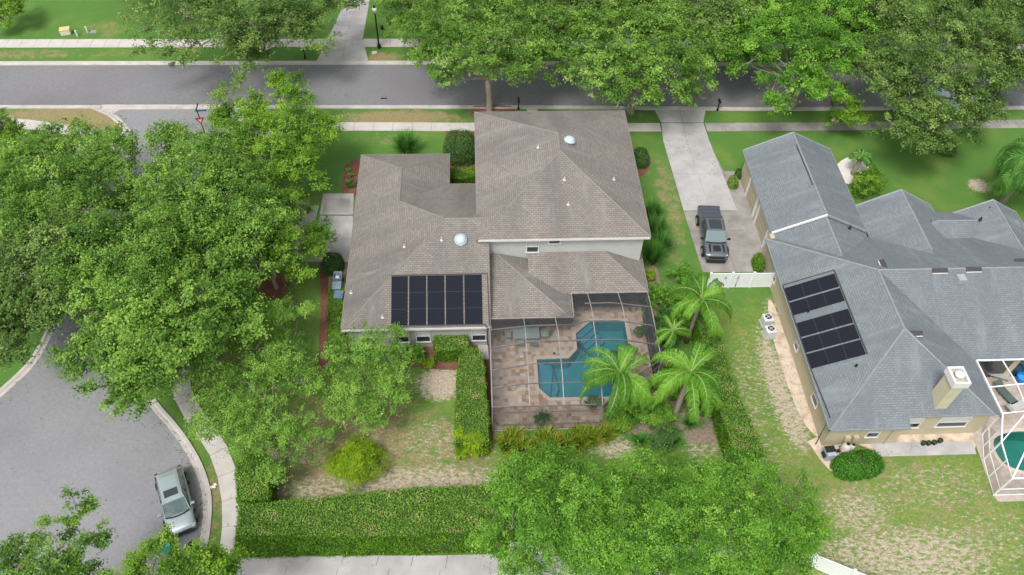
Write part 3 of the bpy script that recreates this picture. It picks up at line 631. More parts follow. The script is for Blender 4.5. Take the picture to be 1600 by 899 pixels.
def fixB(px,py,z=5):
    for _ in range(8): c=at(px,py,z); z=onB(c.x,c.y)
    return Vector((c.x,c.y,z))
def ridge_vent(px,py,rz,slope_dir):
    c=fixB(px,py); mb=MB(); nn=Vector((slope_dir[0]*p2,slope_dir[1]*p2,1)).normalized(); a=Vector((math.cos(rz),math.sin(rz),0)); a=(a-nn*a.dot(nn)).normalized(); b=nn.cross(a)
    M4=Matrix(((a.x,b.x,nn.x,c.x),(a.y,b.y,nn.y,c.y),(a.z,b.z,nn.z,c.z),(0,0,0,1)))
    mb.box(-.58,-.19,0,.58,.17,.12,0,M4); o=mb.build('roof_vent',DKMET,ROOFB,bevel=.02); sg=-1 if slope_dir[1] else 1; e=MB(); e.box(-.58,(-.25 if sg<0 else .175),.0,.58,(-.195 if sg<0 else .235),.05,0,M4); e.build('flashing',WHITE,o)
    return o
for px,py,rz,dr in [(1381,416,R(90),(-1,0)),(1468,423,0,(0,-1)),(1521,421,0,(0,-1)),(1428,521,0,(0,-1)),(1597,408,0,(0,-1))]: ridge_vent(px,py,rz,dr)
c=fixB(1500,438); mb=MB(); mb.box(c.x-.3,c.y-.3,c.z-.1,c.x+.3,c.y+.3,c.z+.35); mb.box(c.x-.2,c.y-.2,c.z+.352,c.x+.2,c.y+.2,c.z+.37); mb.build('roof_box_vent',GREYM,ROOFB)
for px,py in ((1541,333),(1528,349),(1326,360),(1338,572),(1263,487),(1290,565)):
    c=at(px,py,3.6 if py<400 else 3.9); c=fixB(px,py) if py>480 else Vector((c.x,c.y,4.1 if px>1500 else 3.9)); vent_pipe(ROOFB,c.x,c.y,c.z-.05,.3,.07,BLACK)
c=at(1276,316,4.2); vent_pipe(ROOFB,c.x,c.y,4.0,.4,.12,PIPE)
# solar mats on the west slope
def pW(px,py): 
    z=4
    for _ in range(8): c=at(px,py,z); z=2.9+p2*(c.x-23.7)
    return Vector((c.x,c.y,z))
tl,tr=pW(1226,450),pW(1300,422); bl,br_=pW(1267,576),pW(1352,549)
x0_,x1_=(tl.x+bl.x)/2,(tr.x+br_.x)/2
def wq(y0,y1): 
    za,zb=2.9+p2*(x0_-23.7),2.9+p2*(x1_-23.7); return [(x0_,y0,za),(x1_,y0,zb),(x1_,y1,zb),(x0_,y1,za)]
ysr=[(pW(1226,451).y,pW(1231,472).y),(pW(1232,474).y,pW(1239,494).y),(pW(1243,506).y,pW(1250,528).y),(pW(1251,530).y,pW(1259,552).y),(pW(1260,554).y,pW(1268,577).y)]
for a,b_ in ysr:
    Q=wq(b_+.02,a-.02); Q=[Q[0],Q[3],Q[2],Q[1]]; slat_panel(ROOFB,Q,SOLAR,3)
mb=MB(); za=2.9+p2*(x0_-23.7); zb=2.9+p2*(x1_-23.7)
mb.tube([(x0_-.08,ysr[0][0]+.3,za+.08),(x0_-.08,ysr[-1][1]-.1,za+.08),(23.9,26.6,3.1),(23.6,26,.4)],.04,6); mb.tube([(x1_+.06,ysr[0][0]+.3,zb+.1),(x1_+.06,ysr[-1][1],zb+.1)],.04,6); mb.tube([(x0_-.08,ysr[0][0]+.3,za+.08),(x1_+.06,ysr[0][0]+.3,zb+.1)],.04,6)
mb.build('solar_pipe',mat('dark_pipe',(0,0,0)),ROOFB)
for o in COL.objects:   # children of the two roofs were modelled in world coordinates; the roofs themselves sit at minus their house's base, so nothing to shift
    pass
# ------------------------------------------------------------------ pools
def water_mat(name,c,rough=.06):
    m=bpy.data.materials.new(name); m.use_nodes=True; n=m.node_tree.nodes; l=m.node_tree.links; o=n['Material Output']; n.remove(n['Principled BSDF'])
    t=n.new('ShaderNodeBsdfTransparent'); t.inputs[0].default_value=(*c,1); gl=n.new('ShaderNodeBsdfGlossy'); gl.inputs['Roughness'].default_value=rough; fr=n.new('ShaderNodeFresnel'); fr.inputs[0].default_value=1.33
    nz_=n.new('ShaderNodeTexNoise'); nz_.inputs['Scale'].default_value=3; nz_.inputs['Detail'].default_value=3; bp=n.new('ShaderNodeBump'); bp.inputs['Strength'].default_value=.15; bp.inputs['Distance'].default_value=.05
    tc=n.new('ShaderNodeTexCoord'); l.new(tc.outputs['Object'],nz_.inputs[0]); l.new(nz_.outputs['Fac'],bp.inputs['Height']); l.new(bp.outputs[0],gl.inputs['Normal'])
    mx=n.new('ShaderNodeMixShader'); l.new(fr.outputs[0],mx.inputs[0]); l.new(t.outputs[0],mx.inputs[1]); l.new(gl.outputs[0],mx.inputs[2]); l.new(mx.outputs[0],o.inputs[0]); return m
PAVE=bpy.data.materials.new('travertine_pavers'); PAVE.use_nodes=True
def pave():
    n=PAVE.node_tree.nodes; l=PAVE.node_tree.links; b=n['Principled BSDF']; b.inputs['Roughness'].default_value=.8
    tc=n.new('ShaderNodeTexCoord'); v=n.new('ShaderNodeTexVoronoi'); v.distance='CHEBYCHEV'; v.inputs['Scale'].default_value=3.1; v.inputs['Randomness'].default_value=.4; l.new(tc.outputs['Object'],v.inputs['Vector'])
    sp=n.new('ShaderNodeSeparateColor'); l.new(v.outputs['Color'],sp.inputs[0]); rp=n.new('ShaderNodeValToRGB'); cr=rp.color_ramp
    cols=[(.26,.15,.10),(.38,.26,.18),(.50,.38,.27),(.40,.36,.31),(.60,.50,.38)]
    while len(cr.elements)<5: cr.elements.new(.5)
    for i,c in enumerate(cols): cr.elements[i].position=i/4
    for i,c in enumerate(cols): cr.elements[i].color=(*c,1)
    l.new(sp.outputs[0],rp.inputs[0]); nz_=n.new('ShaderNodeTexNoise'); nz_.inputs['Scale'].default_value=3; nz_.inputs['Detail'].default_value=7; l.new(tc.outputs['Object'],nz_.inputs[0])
    m=n.new('ShaderNodeMix'); m.data_type='RGBA'; q=n.new('ShaderNodeMapRange'); q.inputs[1].default_value=.4; q.inputs[2].default_value=.75; q.inputs[4].default_value=.5; l.new(nz_.outputs['Fac'],q.inputs[0]); l.new(q.outputs[0],m.inputs[0]); l.new(rp.outputs[0],m.inputs[6]); m.inputs[7].default_value=(.44,.355,.28,1)
    l.new(m.outputs[2],b.inputs['Base Color'])
pave()
def ring_slab(name,outer,inner,z0_,z1_,m,parent=None,kind=None):
    bm=bmesh.new(); loops=[]
    for P in (outer,inner):
        vs=[bm.verts.new((a,b,z1_)) for a,b in P]; es=[bm.edges.new((vs[i],vs[(i+1)%len(vs)])) for i in range(len(vs))]; loops.append((vs,es))
    bmesh.ops.triangle_fill(bm,use_beauty=True,edges=loops[0][1]+loops[1][1])
    for f in bm.faces:
        if f.normal.z<0: f.normal_flip()
    for vs,_ in loops:
        lo=[bm.verts.new((v.co.x,v.co.y,z0_)) for v in vs]
        for i in range(len(vs)): bm.faces.new((vs[i],vs[(i+1)%len(vs)],lo[(i+1)%len(vs)],lo[i]))
    me=bpy.data.meshes.new(name); bm.to_mesh(me); bm.free(); return mesh_obj(name,me,m,parent,kind)
def offset_poly(P,d):
    n_=len(P); ar=sum(P[i-1][0]*P[i][1]-P[i][0]*P[i-1][1] for i in range(n_)); s=1 if ar>0 else -1; out=[]
    for i in range(n_):
        a=Vector(P[i-1]);b=Vector(P[i]);c=Vector(P[(i+1)%n_]); e1=(b-a).normalized();e2=(c-b).normalized(); n1=Vector((e1.y,-e1.x))*s;n2=Vector((e2.y,-e2.x))*s
        k=(n1+n2); k=k/(max(.3,k.dot(n1))); q=b+k*d; out.append((q.x,q.y))
    return out
def pool(P,off,label,wc,fl,depth=1.3,deck=None):
    r=root('swimming_pool',(off[0],off[1],0),label,'pool'); 
    mb=MB()
    ar=sum(P[i-1][0]*P[i][1]-P[i][0]*P[i-1][1] for i in range(len(P)))
    pts=[Vector((a,b,-depth)) for a,b in P]
    for t in tessellate_polygon([pts]): mb.face([pts[i] for i in t])
    for i in range(len(P)):
        a,b=P[i],P[(i+1)%len(P)]; mb.face([(a[0],a[1],-depth),(b[0],b[1],-depth),(b[0],b[1],.05),(a[0],a[1],.05)])
    place(mb.build('basin',fl,r),r,(off[0],off[1],0))
    mb=MB(); pts=[Vector((a,b,-.06)) for a,b in offset_poly(P,.004)]
    for t in tessellate_polygon([pts]):
        q=[pts[i] for i in t]
        if (q[1]-q[0]).cross(q[2]-q[0]).z<0: q=q[::-1]
        mb.face(q)
    place(mb.build('water',wc,r),r,(off[0],off[1],0))
    place(ring_slab('coping',offset_poly(P,.26),P,.052,.085,mat('pool_coping',(.48,.38,.31),(.58,.49,.41),4,.8),r),r,(off[0],off[1],0))
    return r
pl=mat('pool_plaster',(.09,.34,.34),(.13,.40,.40),1.2,.7)
PO=pool(POOL1,(8,34),'teal swimming pool with steps inside the dark screened cage behind the brown-roofed house',water_mat('pool_water',(.38,.78,.86)),pl)
mb=MB()
for k in range(4): # corner steps at the upper left
    d=.45+.42*k; z=-.22-.24*k
    a=[(7.62,34.9),(7.65,36.3),(8.9,37.45),(10.3,37.45)]
    e=[(7.63,35.0+0),(7.65,36.3),(8.9,37.45),(8.9+1.3,37.44)]
    nv=Vector((.66,-.75)); c=Vector((7.65,36.3)); c2=Vector((8.9,37.45))
    mb.prism([c,c+nv*d+Vector((-.0,-.0)),c2+nv*d,c2],-1.29,z+k*.001)
for k in range(2): mb.prism([(4.47,31.5),(5.2,30.58),(5.5+.4*k,30.58),(6.0+.3*k,31.8),(5.6,33.93),(4.47,33.93)] if k==0 else [(4.47,31.5),(5.2,30.58),(5.3,31.2),(5.6,33.0),(4.9,33.93),(4.47,33.93)],-1.29,-.75+.35*k)
place(mb.build('steps',mat('pool_step_plaster',(.16,.36,.40),(.20,.42,.46),1.2,.7),PO),PO,(8,34,0))
DECK1=[(.9,27.95),(8.5,27.95),(9.2,28.6),(13.15,31.6),(13.15,40.3),(1.15,40.3),(.9,35.3)]
ring_slab('pool_deck',DECK1,POOL1,.0,.05,PAVE,None,'structure')
mb=MB(); mb.prism([tuple(at(a,b)[:2]) for a,b in [(746,538),(762,538),(764,562),(750,562)]],.002,.05); mb.build('door_pad',CONC,None,'structure')
c2=at(1607,706); PO2=pool([(a,b) for a,b in POOL2],(c2.x,c2.y),"rounded green-teal pool in the neighbour's white-framed cage at the right edge",water_mat('green_pool_water',(.36,.72,.68)),mat('green_plaster',(.14,.33,.30),(.18,.38,.34),1.2,.7))
DECK2=[(34.9,21.9),(35.3,26.2),(35.65,26.9),(35.65,31.4),(44,31.4),(44,21.5),(35,21.5)]
ring_slab('pool_deck',DECK2,POOL2,.0,.05,mat('pale_deck',(.36,.30,.25),(.48,.42,.37),3,.85,.2,c3=(.27,.21,.17),scale3=1.2,amt3=.6),None,'structure')
# ------------------------------------------------------------------ screen cages
def screen_mat(name,c,a):
    m=bpy.data.materials.new(name); m.use_nodes=True; n=m.node_tree.nodes; l=m.node_tree.links; o=n['Material Output']; b=n['Principled BSDF']; b.inputs['Base Color'].default_value=(*c,1); b.inputs['Roughness'].default_value=.7; b.inputs['Specular IOR Level'].default_value=.2
    t=n.new('ShaderNodeBsdfTransparent'); mx=n.new('ShaderNodeMixShader'); mx.inputs[0].default_value=a; l.new(t.outputs[0],mx.inputs[1]); l.new(b.outputs[0],mx.inputs[2]); l.new(mx.outputs[0],o.inputs[0]); return m
MESHR=screen_mat('roof_insect_mesh',(.085,.085,.09),.28); MESHW=screen_mat('wall_insect_mesh',(.035,.037,.042),.72)
CG=root('screen_enclosure',(7,33,0),'bronze-framed screen enclosure over the travertine pool deck','pool cage')
def hc(x,y):
    return 3.15+min(.75,.24*max(0,x-.9),.36*max(0,y-28.0),.26*max(0,13.1-x))
def beam(mb,pts,t=.042): 
    mb.tube(pts,t,4)
XS=[.9,3.45,5.8,8.45,10.8,13.1]; 
def ymin(x): return 28.0 if x<8.6 else 28.0+(x-8.5)*.78
def ymax(x): return 35.75 if x<7.2 else 38.0
def hy(x,y):
    ya_=ymax(x); k=max(0,min(1,(ya_-y)/2.0)); return (2.95)*(1-k)+hc(x,y)*k
FRD=mat('dark_cage_metal',(.10,.095,.10),(.17,.165,.165),1.5,.5)
fr=MB()
for x in XS:
    ys_=np.linspace(ymin(x),ymax(x)-.05,9); beam(fr,[(x,y,hy(x,y)) for y in ys_])
    beam(fr,[(x,ymin(x),.05),(x,ymin(x),hy(x,ymin(x)))])
place(fr.build('cage_frame',BRONZE,CG),CG,(7,33,0)); fr=MB()
for y in (28.02,29.5,31.0,32.9,34.6,36.4):
    xs_=[x for x in np.linspace(.9,13.1,13) if ymin(x)<=y+.01<=ymax(x)+.01]; beam(fr,[(x,y,hy(x,y)) for x in xs_],.05 if y!=32.9 else .06)
xs_=np.linspace(8.5,13.1,6); beam(fr,[(x,ymin(x),hy(x,ymin(x))) for x in xs_])
for z in (.1,.75,2.4): 
    beam(fr,[(.9,28,z),(8.5,28,z)],.035); beam(fr,[(8.5,28,z),(13.1,ymin(13.1),z)],.035); beam(fr,[(.9,28,z),(.9,35.3,z)],.035); beam(fr,[(13.1,31.6,z),(13.1,38,z)],.035)
for y in (30,32,34): beam(fr,[(.9,y,.05),(.9,y,hy(.9,y))]); beam(fr,[(13.1,y+2,.05),(13.1,y+2,hy(13.1,y+2))])
place(fr.build('cross_frame',FRD,CG),CG,(7,33,0)); fr=MB()
for y in (35.72,): beam(fr,[(.95,y-.02,2.98),(7.2,y-.02,2.98)],.06)
beam(fr,[(7.2,37.95,3.02),(13.1,37.95,3.02)],.06); beam(fr,[(7.2,35.72,2.98),(7.2,37.95,3.02)],.06)
place(fr.build('eave_channel',BRONZE,CG),CG,(7,33,0))
ms=MB()
def cell(x0,x1,y0,y1):
    ms.face([(x0,y0,hy(x0,y0)),(x1,y0,hy(x1,y0)),(x1,y1,hy(x1,y1)),(x0,y1,hy(x0,y1))])
GX=[.9,2.2,3.45,4.6,5.8,7.2,8.45,9.6,10.8,12,13.1]
for i in range(len(GX)-1):
    a,b_=GX[i],GX[i+1]; y0=max(ymin(a),ymin(b_)); y1=min(ymax(a),ymax((a+b_)/2)); NN=8
    for k in range(NN): cell(a,b_,y0+(y1-y0)*k/NN,y0+(y1-y0)*(k+1)/NN)
place(ms.build('roof_mesh',MESHR,CG),CG,(7,33,0))
ms=MB()
for x0,x1 in zip(GX[:-1],GX[1:]):
    ms.face([(x0,ymin(x0),.05),(x1,ymin(x1),.05),(x1,ymin(x1),hy(x1,ymin(x1))),(x0,ymin(x0),hy(x0,ymin(x0)))])
place(ms.build('front_mesh',screen_mat('front_insect_mesh',(.06,.06,.065),.38),CG),CG,(7,33,0)); ms=MB()
for x in (.9,13.1):
    Y=np.linspace(ymin(x),ymax(x)-.4,7)
    for y0,y1 in zip(Y[:-1],Y[1:]): ms.face([(x,y0,.05),(x,y1,.05),(x,y1,hy(x,y1)),(x,y0,hy(x,y0))])
place(ms.build('wall_mesh',MESHW,CG),CG,(7,33,0))
ms=MB(); ms.face([(.95,35.66,2.95),(7.18,35.66,2.95),(7.18,35.66,2.2),(.95,35.66,2.2)]); ms.face([(7.18,35.66,2.95),(7.18,37.9,2.95),(7.18,37.9,1.4),(7.18,35.66,2.2)]); ms.face([(7.18,37.9,2.98),(13.05,37.9,2.98),(13.05,37.9,1.3),(7.18,37.9,1.3)])
place(ms.build('eave_shade_mesh',MESHW,CG),CG,(7,33,0))  # dark mesh added to deepen the shaded band under the eaves
fr=MB(); beam(fr,[(7.18,37.9,1.3),(13.05,37.9,1.3)],.035); place(fr.build('cross_rail',FRD,CG),CG,(7,33,0))
# neighbour's white cage
CW=root('screen_enclosure',(38,26,0),"white aluminium pool cage with open roof bays at the right edge",'pool cage')
fr=MB(); zt=2.6; zr=3.3
L_=[(36.08,31.0,3.0),(36.08,26.6,2.95),(35.3,24.6,zt),(34.85,21.95,zt),(44,21.95,zt)]
beam(fr,L_,.065); beam(fr,[(36.1,30.98,3.0),(44,30.98,3.0)],.07)
for a in L_[1:]: beam(fr,[(a[0],a[1],.05),a],.06)
m1=[(38.0,30.98,3.0),(37.9,28.7,3.3),(37.6,26.5,3.4),(37.0,24.5,3.2)]; beam(fr,m1,.05)
m2=[(40.2,30.98,3.0),(40.2,28.7,3.5),(40.2,26.5,3.6),(40.0,24.3,3.4)]; beam(fr,m2,.05)
for k in range(1,4):
    beam(fr,[L_[k] if k>1 else (36.08,28.7,3.0),m1[k] if k>1 else m1[1],m2[k] if k>1 else m2[1],(44,[0,28.7,26.5,24.3][k],3.4)],.05)
beam(fr,[(36.08,26.6,2.95),m1[2]],.05); beam(fr,[L_[3],m1[3],],.06); beam(fr,[m1[3],(37.6,21.95,zt)],.05); beam(fr,[m2[3],(40.4,21.95,zt)],.05); beam(fr,[m1[3],(40.4,21.95,zt)],.05)
for z in (.1,1.0): beam(fr,[(p_[0],p_[1],z) for p_ in L_[1:]],.04)
for a,b_ in zip(L_[1:-1],L_[2:]):
    mx_=(Vector(a)+Vector(b_))/2; beam(fr,[(mx_.x,mx_.y,.05),mx_],.045)
place(fr.build('cage_frame',ALU,CW),CW,(38,26,0))
ms=MB()
for a,b_ in zip(L_[1:-1],L_[2:]): ms.face([(a[0],a[1],.05),(b_[0],b_[1],.05),b_,a])
place(ms.build('wall_mesh',screen_mat('pale_insect_mesh',(.2,.2,.2),.18),CW),CW,(38,26,0))
# ------------------------------------------------------------------ plants
UPV=np.array([0,0,1.])
DENS=2.15
def crown_leaves(lobes,nleaf,size,seed,clus=.75,per=60,flat=.55,up=.9,asp=.6,hollow=.5):
    """lobes: (x,y,z,r,rz) -> leaf quads: lobes carry boughs, boughs carry sprays, sprays carry leaves"""
    r_=np.random.default_rng(seed); L=np.array(lobes,float); wt=L[:,3]**2; wt/=wt.sum(); nc=max(8,int(nleaf*DENS)//per)
    nb=max(6,int(nc/6.5)); kb=r_.choice(len(L),nb,p=wt); db=r_.normal(size=(nb,3)); db[:,2]=db[:,2]*.8+.45; db/=np.linalg.norm(db,axis=1,keepdims=True)
    radb=r_.uniform(hollow,1.0,nb)*(1+.13*r_.normal(size=nb)).clip(.65,1.3)
    CB=L[kb,:3]+db*np.stack([L[kb,3],L[kb,3],L[kb,4]],1)*radb[:,None]; rb=np.minimum(clus*1.5,L[kb,3]*.5)*r_.uniform(.65,1.3,nb); bv=r_.uniform(0,1,nb)
    k=r_.integers(0,nb,nc); d=r_.normal(size=(nc,3)); d[:,2]=d[:,2]*.7+.55; d/=np.linalg.norm(d,axis=1,keepdims=True); d=d+db[k]*.35; d/=np.linalg.norm(d,axis=1,keepdims=True)
    C=CB[k]+d*rb[k][:,None]*np.array([1,1,.7]); C[:,2]=np.maximum(C[:,2],.3)
    cv=bv[k]*.6+r_.uniform(0,1,nc)*.4; cs=clus*.72*r_.uniform(.5,1.3,nc); m=(per*(cs/(clus*.72))**1.5).astype(int).clip(6)
    i=np.repeat(np.arange(nc),m); n_=len(i)
    ax=d*np.array([1,1,.5])+r_.normal(size=(nc,3))*.4; ax/=np.linalg.norm(ax,axis=1,keepdims=True)
    o=r_.normal(size=(n_,3))*np.array([.34,.34,.34*flat]); al=r_.normal(size=n_)*.5
    P=C[i]+(o+ax[i]*al[:,None])*cs[i][:,None]
    N=r_.normal(size=(n_,3))*.6+UPV*up+d[i]*.75
    s=size*.80*r_.uniform(.6,1.35,n_); rnd=cv[i]*.72+.30*r_.random(n_)+(al*.12)
    P[:,2]=np.maximum(P[:,2],.08)
    return leafquads(P,N,s,r_,asp),rnd,C
def tree(label,base,lobes,nleaf,m,size=.24,seed=1,name='oak_tree',trunk=.28,clus=.8,group=None,bark=None,cat='tree',per=60,hollow=.5,twigs=90,split=.45,up=.95):
    b=Vector((base[0],base[1],0)); t=root(name,b,label,cat,group); random.seed(seed)
    LL=[(x-b.x,y-b.y,z,r,rz) for x,y,z,r,rz in lobes]
    V,rnd,C=crown_leaves(LL,nleaf,size,seed,clus,per,hollow=hollow*.8,up=up)
    quads_mesh('crown',V,rnd,m,t)
    mb=MB(); cz=sum(l[2] for l in LL)/len(LL); cxm=sum(l[0] for l in LL)/len(LL); cym=sum(l[1] for l in LL)/len(LL); hs_=cz*split
    j=lambda k:Vector((random.uniform(-k,k),random.uniform(-k,k),random.uniform(-k,k)*.5))
    fork=Vector((cxm*.12,cym*.12,hs_)); mb.tube([(0,0,-.1),(0,0,.25),Vector((0,0,hs_*.5))+j(.1),fork],[trunk*1.55,trunk*1.1,trunk,trunk*.92],9)
    for x,y,z,r,rz in LL:
        e=Vector((x,y,z-rz*.35)); mid=fork.lerp(e,.5)+Vector((0,0,.5))+j(.5); mb.tube([fork,fork.lerp(mid,.5)+j(.25),mid,mid.lerp(e,.55)+j(.3),e],[trunk*.5,trunk*.38,trunk*.26,trunk*.17,trunk*.08],6,cap=False)
    LA=np.array(LL)
    for c in C[:twigs*3:3] if len(C)>twigs*3 else C[:twigs]:
        k=int(np.argmin(((LA[:,:3]-c)**2).sum(1))); a=Vector(LL[k][:3]); c=Vector(c); d=c-a
        p1=a.lerp(c,.35)+j(.25); p2=a.lerp(c,.7)+j(.25); mb.tube([a,p1,p2,c],[trunk*.16+.02,trunk*.10+.015,.022,.008],4,cap=False)
    mb.build('trunk',bark or BARK,t,smooth=True)
    return t
def LB(pts,z=6.,r=3.,f=.75):
    out=[]
    for q in pts:
        px,py=q[0],q[1]; zz=q[2] if len(q)>2 else z; rr=q[3] if len(q)>3 else r; c=at(px,py,zz); out.append((c.x,c.y,zz,rr,rr*f))
    return out
def base(px,py): c=at(px,py); return (c.x,c.y)
tree('wide oak crown over the far left kerb, at the left edge of the photo',base(48,345),LB([(30,268,6,3.0),(100,240,6,2.8),(5,330,6.5,3.5),(85,300,7.4,3.6),(150,285,6.6,3.1),(30,385,6,3.2),(172,243,5.6,2.0),(120,350,7,3),(60,236,5,1.9)]),33000,OAK,seed=11,trunk=.34)
tree('big oak right of the side street, its crown nearest the brown-roofed garage driveway',base(345,372),LB([(225,300,6,2.3),(278,236,6,2.3),(328,268,7,2.8),(380,295,6.6,2.5),(285,300,7.6,3.0),(350,350,7.6,3.3),(405,345,6,1.9),(385,395,6,2.1),(310,380,7.4,3.0),(255,345,7,2.8)]),38000,OAK,seed=12,trunk=.36)
tree('oak at the left edge just above the curved kerb of the cul-de-sac',base(42,505),LB([(15,430,6,3.1),(70,420,6.6,3.1),(20,505,5.4,2.7),(120,395,7,3.0),(100,460,6,2.4),(-20,470,6,3),(55,500,5.4,1.9)]),24000,OAKG,seed=13,trunk=.33)
tree('oak leaning over the cul-de-sac entrance, lowest crown of the left group',base(275,560),LB([(180,410,7,3),(240,400,8,3),(300,440,7.4,3),(200,475,7.6,3),(260,490,8,3.0),(335,470,6.6,2.5),(315,525,6.4,2.1),(160,535,6,2.0),(215,560,6.4,2.5),(280,550,6.8,2.4),(190,600,5.4,1.7),(235,610,5.2,1.5),(125,570,5.2,1.5),(150,470,6.8,2.4),(365,425,6,2.0),(365,500,5.6,1.9)]),46000,OAK,seed=14,trunk=.38)
tree('bright green tree at the street corner behind the red give-way sign',base(410,250),LB([(380,165,5,2.2),(440,158,5,2.1),(475,195,4.8,2.1),(395,205,5.2,2.2),(505,215,4.2,1.6),(450,240,5,2.2),(355,195,4.2,1.4),(420,270,4.6,2.2),(470,265,4.4,1.8),(365,240,4.4,1.6),(390,130,4.4,1.1),(440,130,4.4,1.0)]),24000,BRIGHT,seed=15,trunk=.2,name='corner_tree',size=.22,clus=.75)
tree('small green tree in a round mulch bed by the garage driveway',base(432,450),LB([(430,345,4.6,1.9),(480,340,4.2,1.6),(450,385,5,1.9),(415,400,4.4,1.6),(490,375,4,1.3),(465,415,4,1.4),(440,320,4.2,1.4)]),14000,BRIGHT,seed=16,trunk=.15,name='garden_tree',size=.2,clus=.65)
tree('feathery light green crape myrtle beside the pale pavement, left in the back yard',base(425,680),LB([(440,505,3.6,1.5),(400,545,4,1.6),(455,560,4.2,1.7),(475,600,4,1.5),(350,610,4,1.6),(400,610,4.6,1.8),(345,660,3.8,1.6),(400,665,4.2,1.8),(455,650,4.2,1.7),(430,715,3.4,1.5),(485,690,3.2,1.2),(385,705,3.4,1.3),(465,480,3.2,1.0)]),24000,CRAPE,seed=17,trunk=.12,name='crape_myrtle',size=.15,clus=.62,split=.2,per=70)
tree('feathery crape myrtle against the rear windows of the brown-roofed house',base(585,660),LB([(580,545,4,1.5),(540,560,3.6,1.3),(615,570,3.8,1.4),(560,600,4,1.5),(610,615,3.6,1.4),(535,625,3.2,1.2),(580,645,3.2,1.3),(540,670,2.6,1.1),(620,520,3.2,.7),(510,590,3,.9),(630,595,3.2,.9)]),17000,CRAPE,seed=18,trunk=.11,name='crape_myrtle',size=.15,clus=.6,split=.2,per=70)
tree('spreading tree over the left end of the white boundary fence, beside the clipped hedge',base(845,850),LB([(800,771,5,1.80),(850,751,5,1.80),(905,771,5.4,1.99),(800,826,5,1.71),(860,811,5.8,2.09),(925,826,5.4,1.99),(870,854,4.8,1.71),(815,859,4.2,1.42),(780,834,4,1.23),(905,874,4,1.33)]),28000,ELM,seed=19,trunk=.16,name='yard_tree',size=.16,clus=.62)
tree('spreading tree in the middle of the bottom row, between its two neighbours',base(1015,850),LB([(960,776,5,1.90),(1010,761,5.4,1.99),(1065,771,5.2,1.99),(970,841,5.4,1.99),(1030,821,6,2.18),(1085,831,5.4,1.99),(1000,866,4.6,1.71),(950,866,4.2,1.52),(1060,872,4.4,1.61)]),28000,ELM,seed=20,trunk=.17,name='yard_tree',size=.16,clus=.62)
tree('spreading tree at the right end of the bottom row, beside the sandy lawn',base(1170,860),LB([(1120,761,5,1.90),(1175,761,5.4,1.99),(1225,791,5.2,1.90),(1140,826,5.8,2.09),(1200,841,5.8,2.09),(1245,834,4.6,1.61),(1140,874,5,1.80),(1200,889,4.8,1.80),(1090,884,4.4,1.52),(1255,874,4.2,1.23),(1110,919,4,1.42)]),29000,ELM,seed=21,trunk=.18,name='yard_tree',size=.16,clus=.62)
tree('yellow-green branch tops of a tree at the bottom left corner over the asphalt',base(95,985),LB([(125,790,8,.75),(110,820,8,.6),(60,835,8.4,.8),(150,835,8,.7),(80,860,8.6,.8),(30,880,9,1.1),(120,880,8.6,.9),(80,905,9,1.3),(0,905,9,1.4),(160,900,8,.9)]),8500,OAK,seed=22,trunk=.2,size=.17,clus=.5,per=44,name='street_tree')
tree('yellow-green tree tops in front of the parked silver car at the bottom edge',base(290,985),LB([(225,870,8,.7),(250,850,8,.6),(285,870,8.4,.8),(330,880,8.2,.9),(350,880,8,.7),(215,900,8.4,.9),(265,905,9,1.1),(310,905,8.8,1.1),(365,875,7.6,.5)]),8000,BRIGHT,seed=23,trunk=.2,size=.17,clus=.5,per=44,name='street_tree')
tree('dull green oak left of the far driveway, across the main road',base(395,82),LB([(235,45,6,2.6),(290,25,6.5,3),(345,60,6.5,3),(400,45,7,3.2),(450,30,6.6,3),(375,90,5.4,2.1),(415,78,6,2.4),(500,40,6,2.5),(290,75,5.6,2.2),(525,5,6,2.3),(350,-5,7,3.4),(450,-15,7,3.4)]),26000,OAKG,seed=24,trunk=.33,size=.27,clus=.9)
tree('tall oak with a bare pale trunk in red mulch behind the tall roof',base(765,174),LB([(680,45,7,2.9),(740,25,7.5,3.2),(800,45,7.5,3.2),(700,85,6.8,2.8),(760,85,7.4,3),(815,95,6.8,2.6),(650,75,6,1.9),(690,125,5.4,1.5),(850,40,7,3),(640,20,6,2.6),(780,115,6.4,1.8)]),30000,OAK,seed=25,trunk=.3,size=.26,clus=.85,split=.55)
tree('dense green oak behind the tall roof, right of the bare pale trunk',base(985,176),LB([(905,60,6.5,3),(965,45,7.4,3.2),(1025,50,7.4,3.2),(1080,75,6.6,2.8),(915,115,6,2.4),(980,105,7,3),(1040,115,6.6,2.7),(955,148,5.4,1.9),(1000,150,5,1.6),(1085,125,5.8,2),(880,85,5.6,2),(1000,5,7.4,3.4),(1070,148,4.8,1.3)]),36000,OAK,seed=26,trunk=.34,size=.26,clus=.85)
tree('pale green oak with its grey limbs showing, above the neighbour driveway mouth',base(1237,170),LB([(1160,50,6.4,2.6),(1220,25,7,3),(1290,30,7,3),(1175,95,6,2.2),(1315,85,6.4,2.5),(1255,85,6.4,2.2),(1335,40,6.6,2.6),(1205,145,5,1.5),(1285,130,5.4,1.8),(1225,170,4.6,1.2),(1140,80,5.6,1.9),(1190,60,6.6,2.4),(1270,60,6.8,2.6),(1250,130,5.6,1.6)]),32000,ELM,seed=27,trunk=.26,size=.25,clus=.8,hollow=.5)
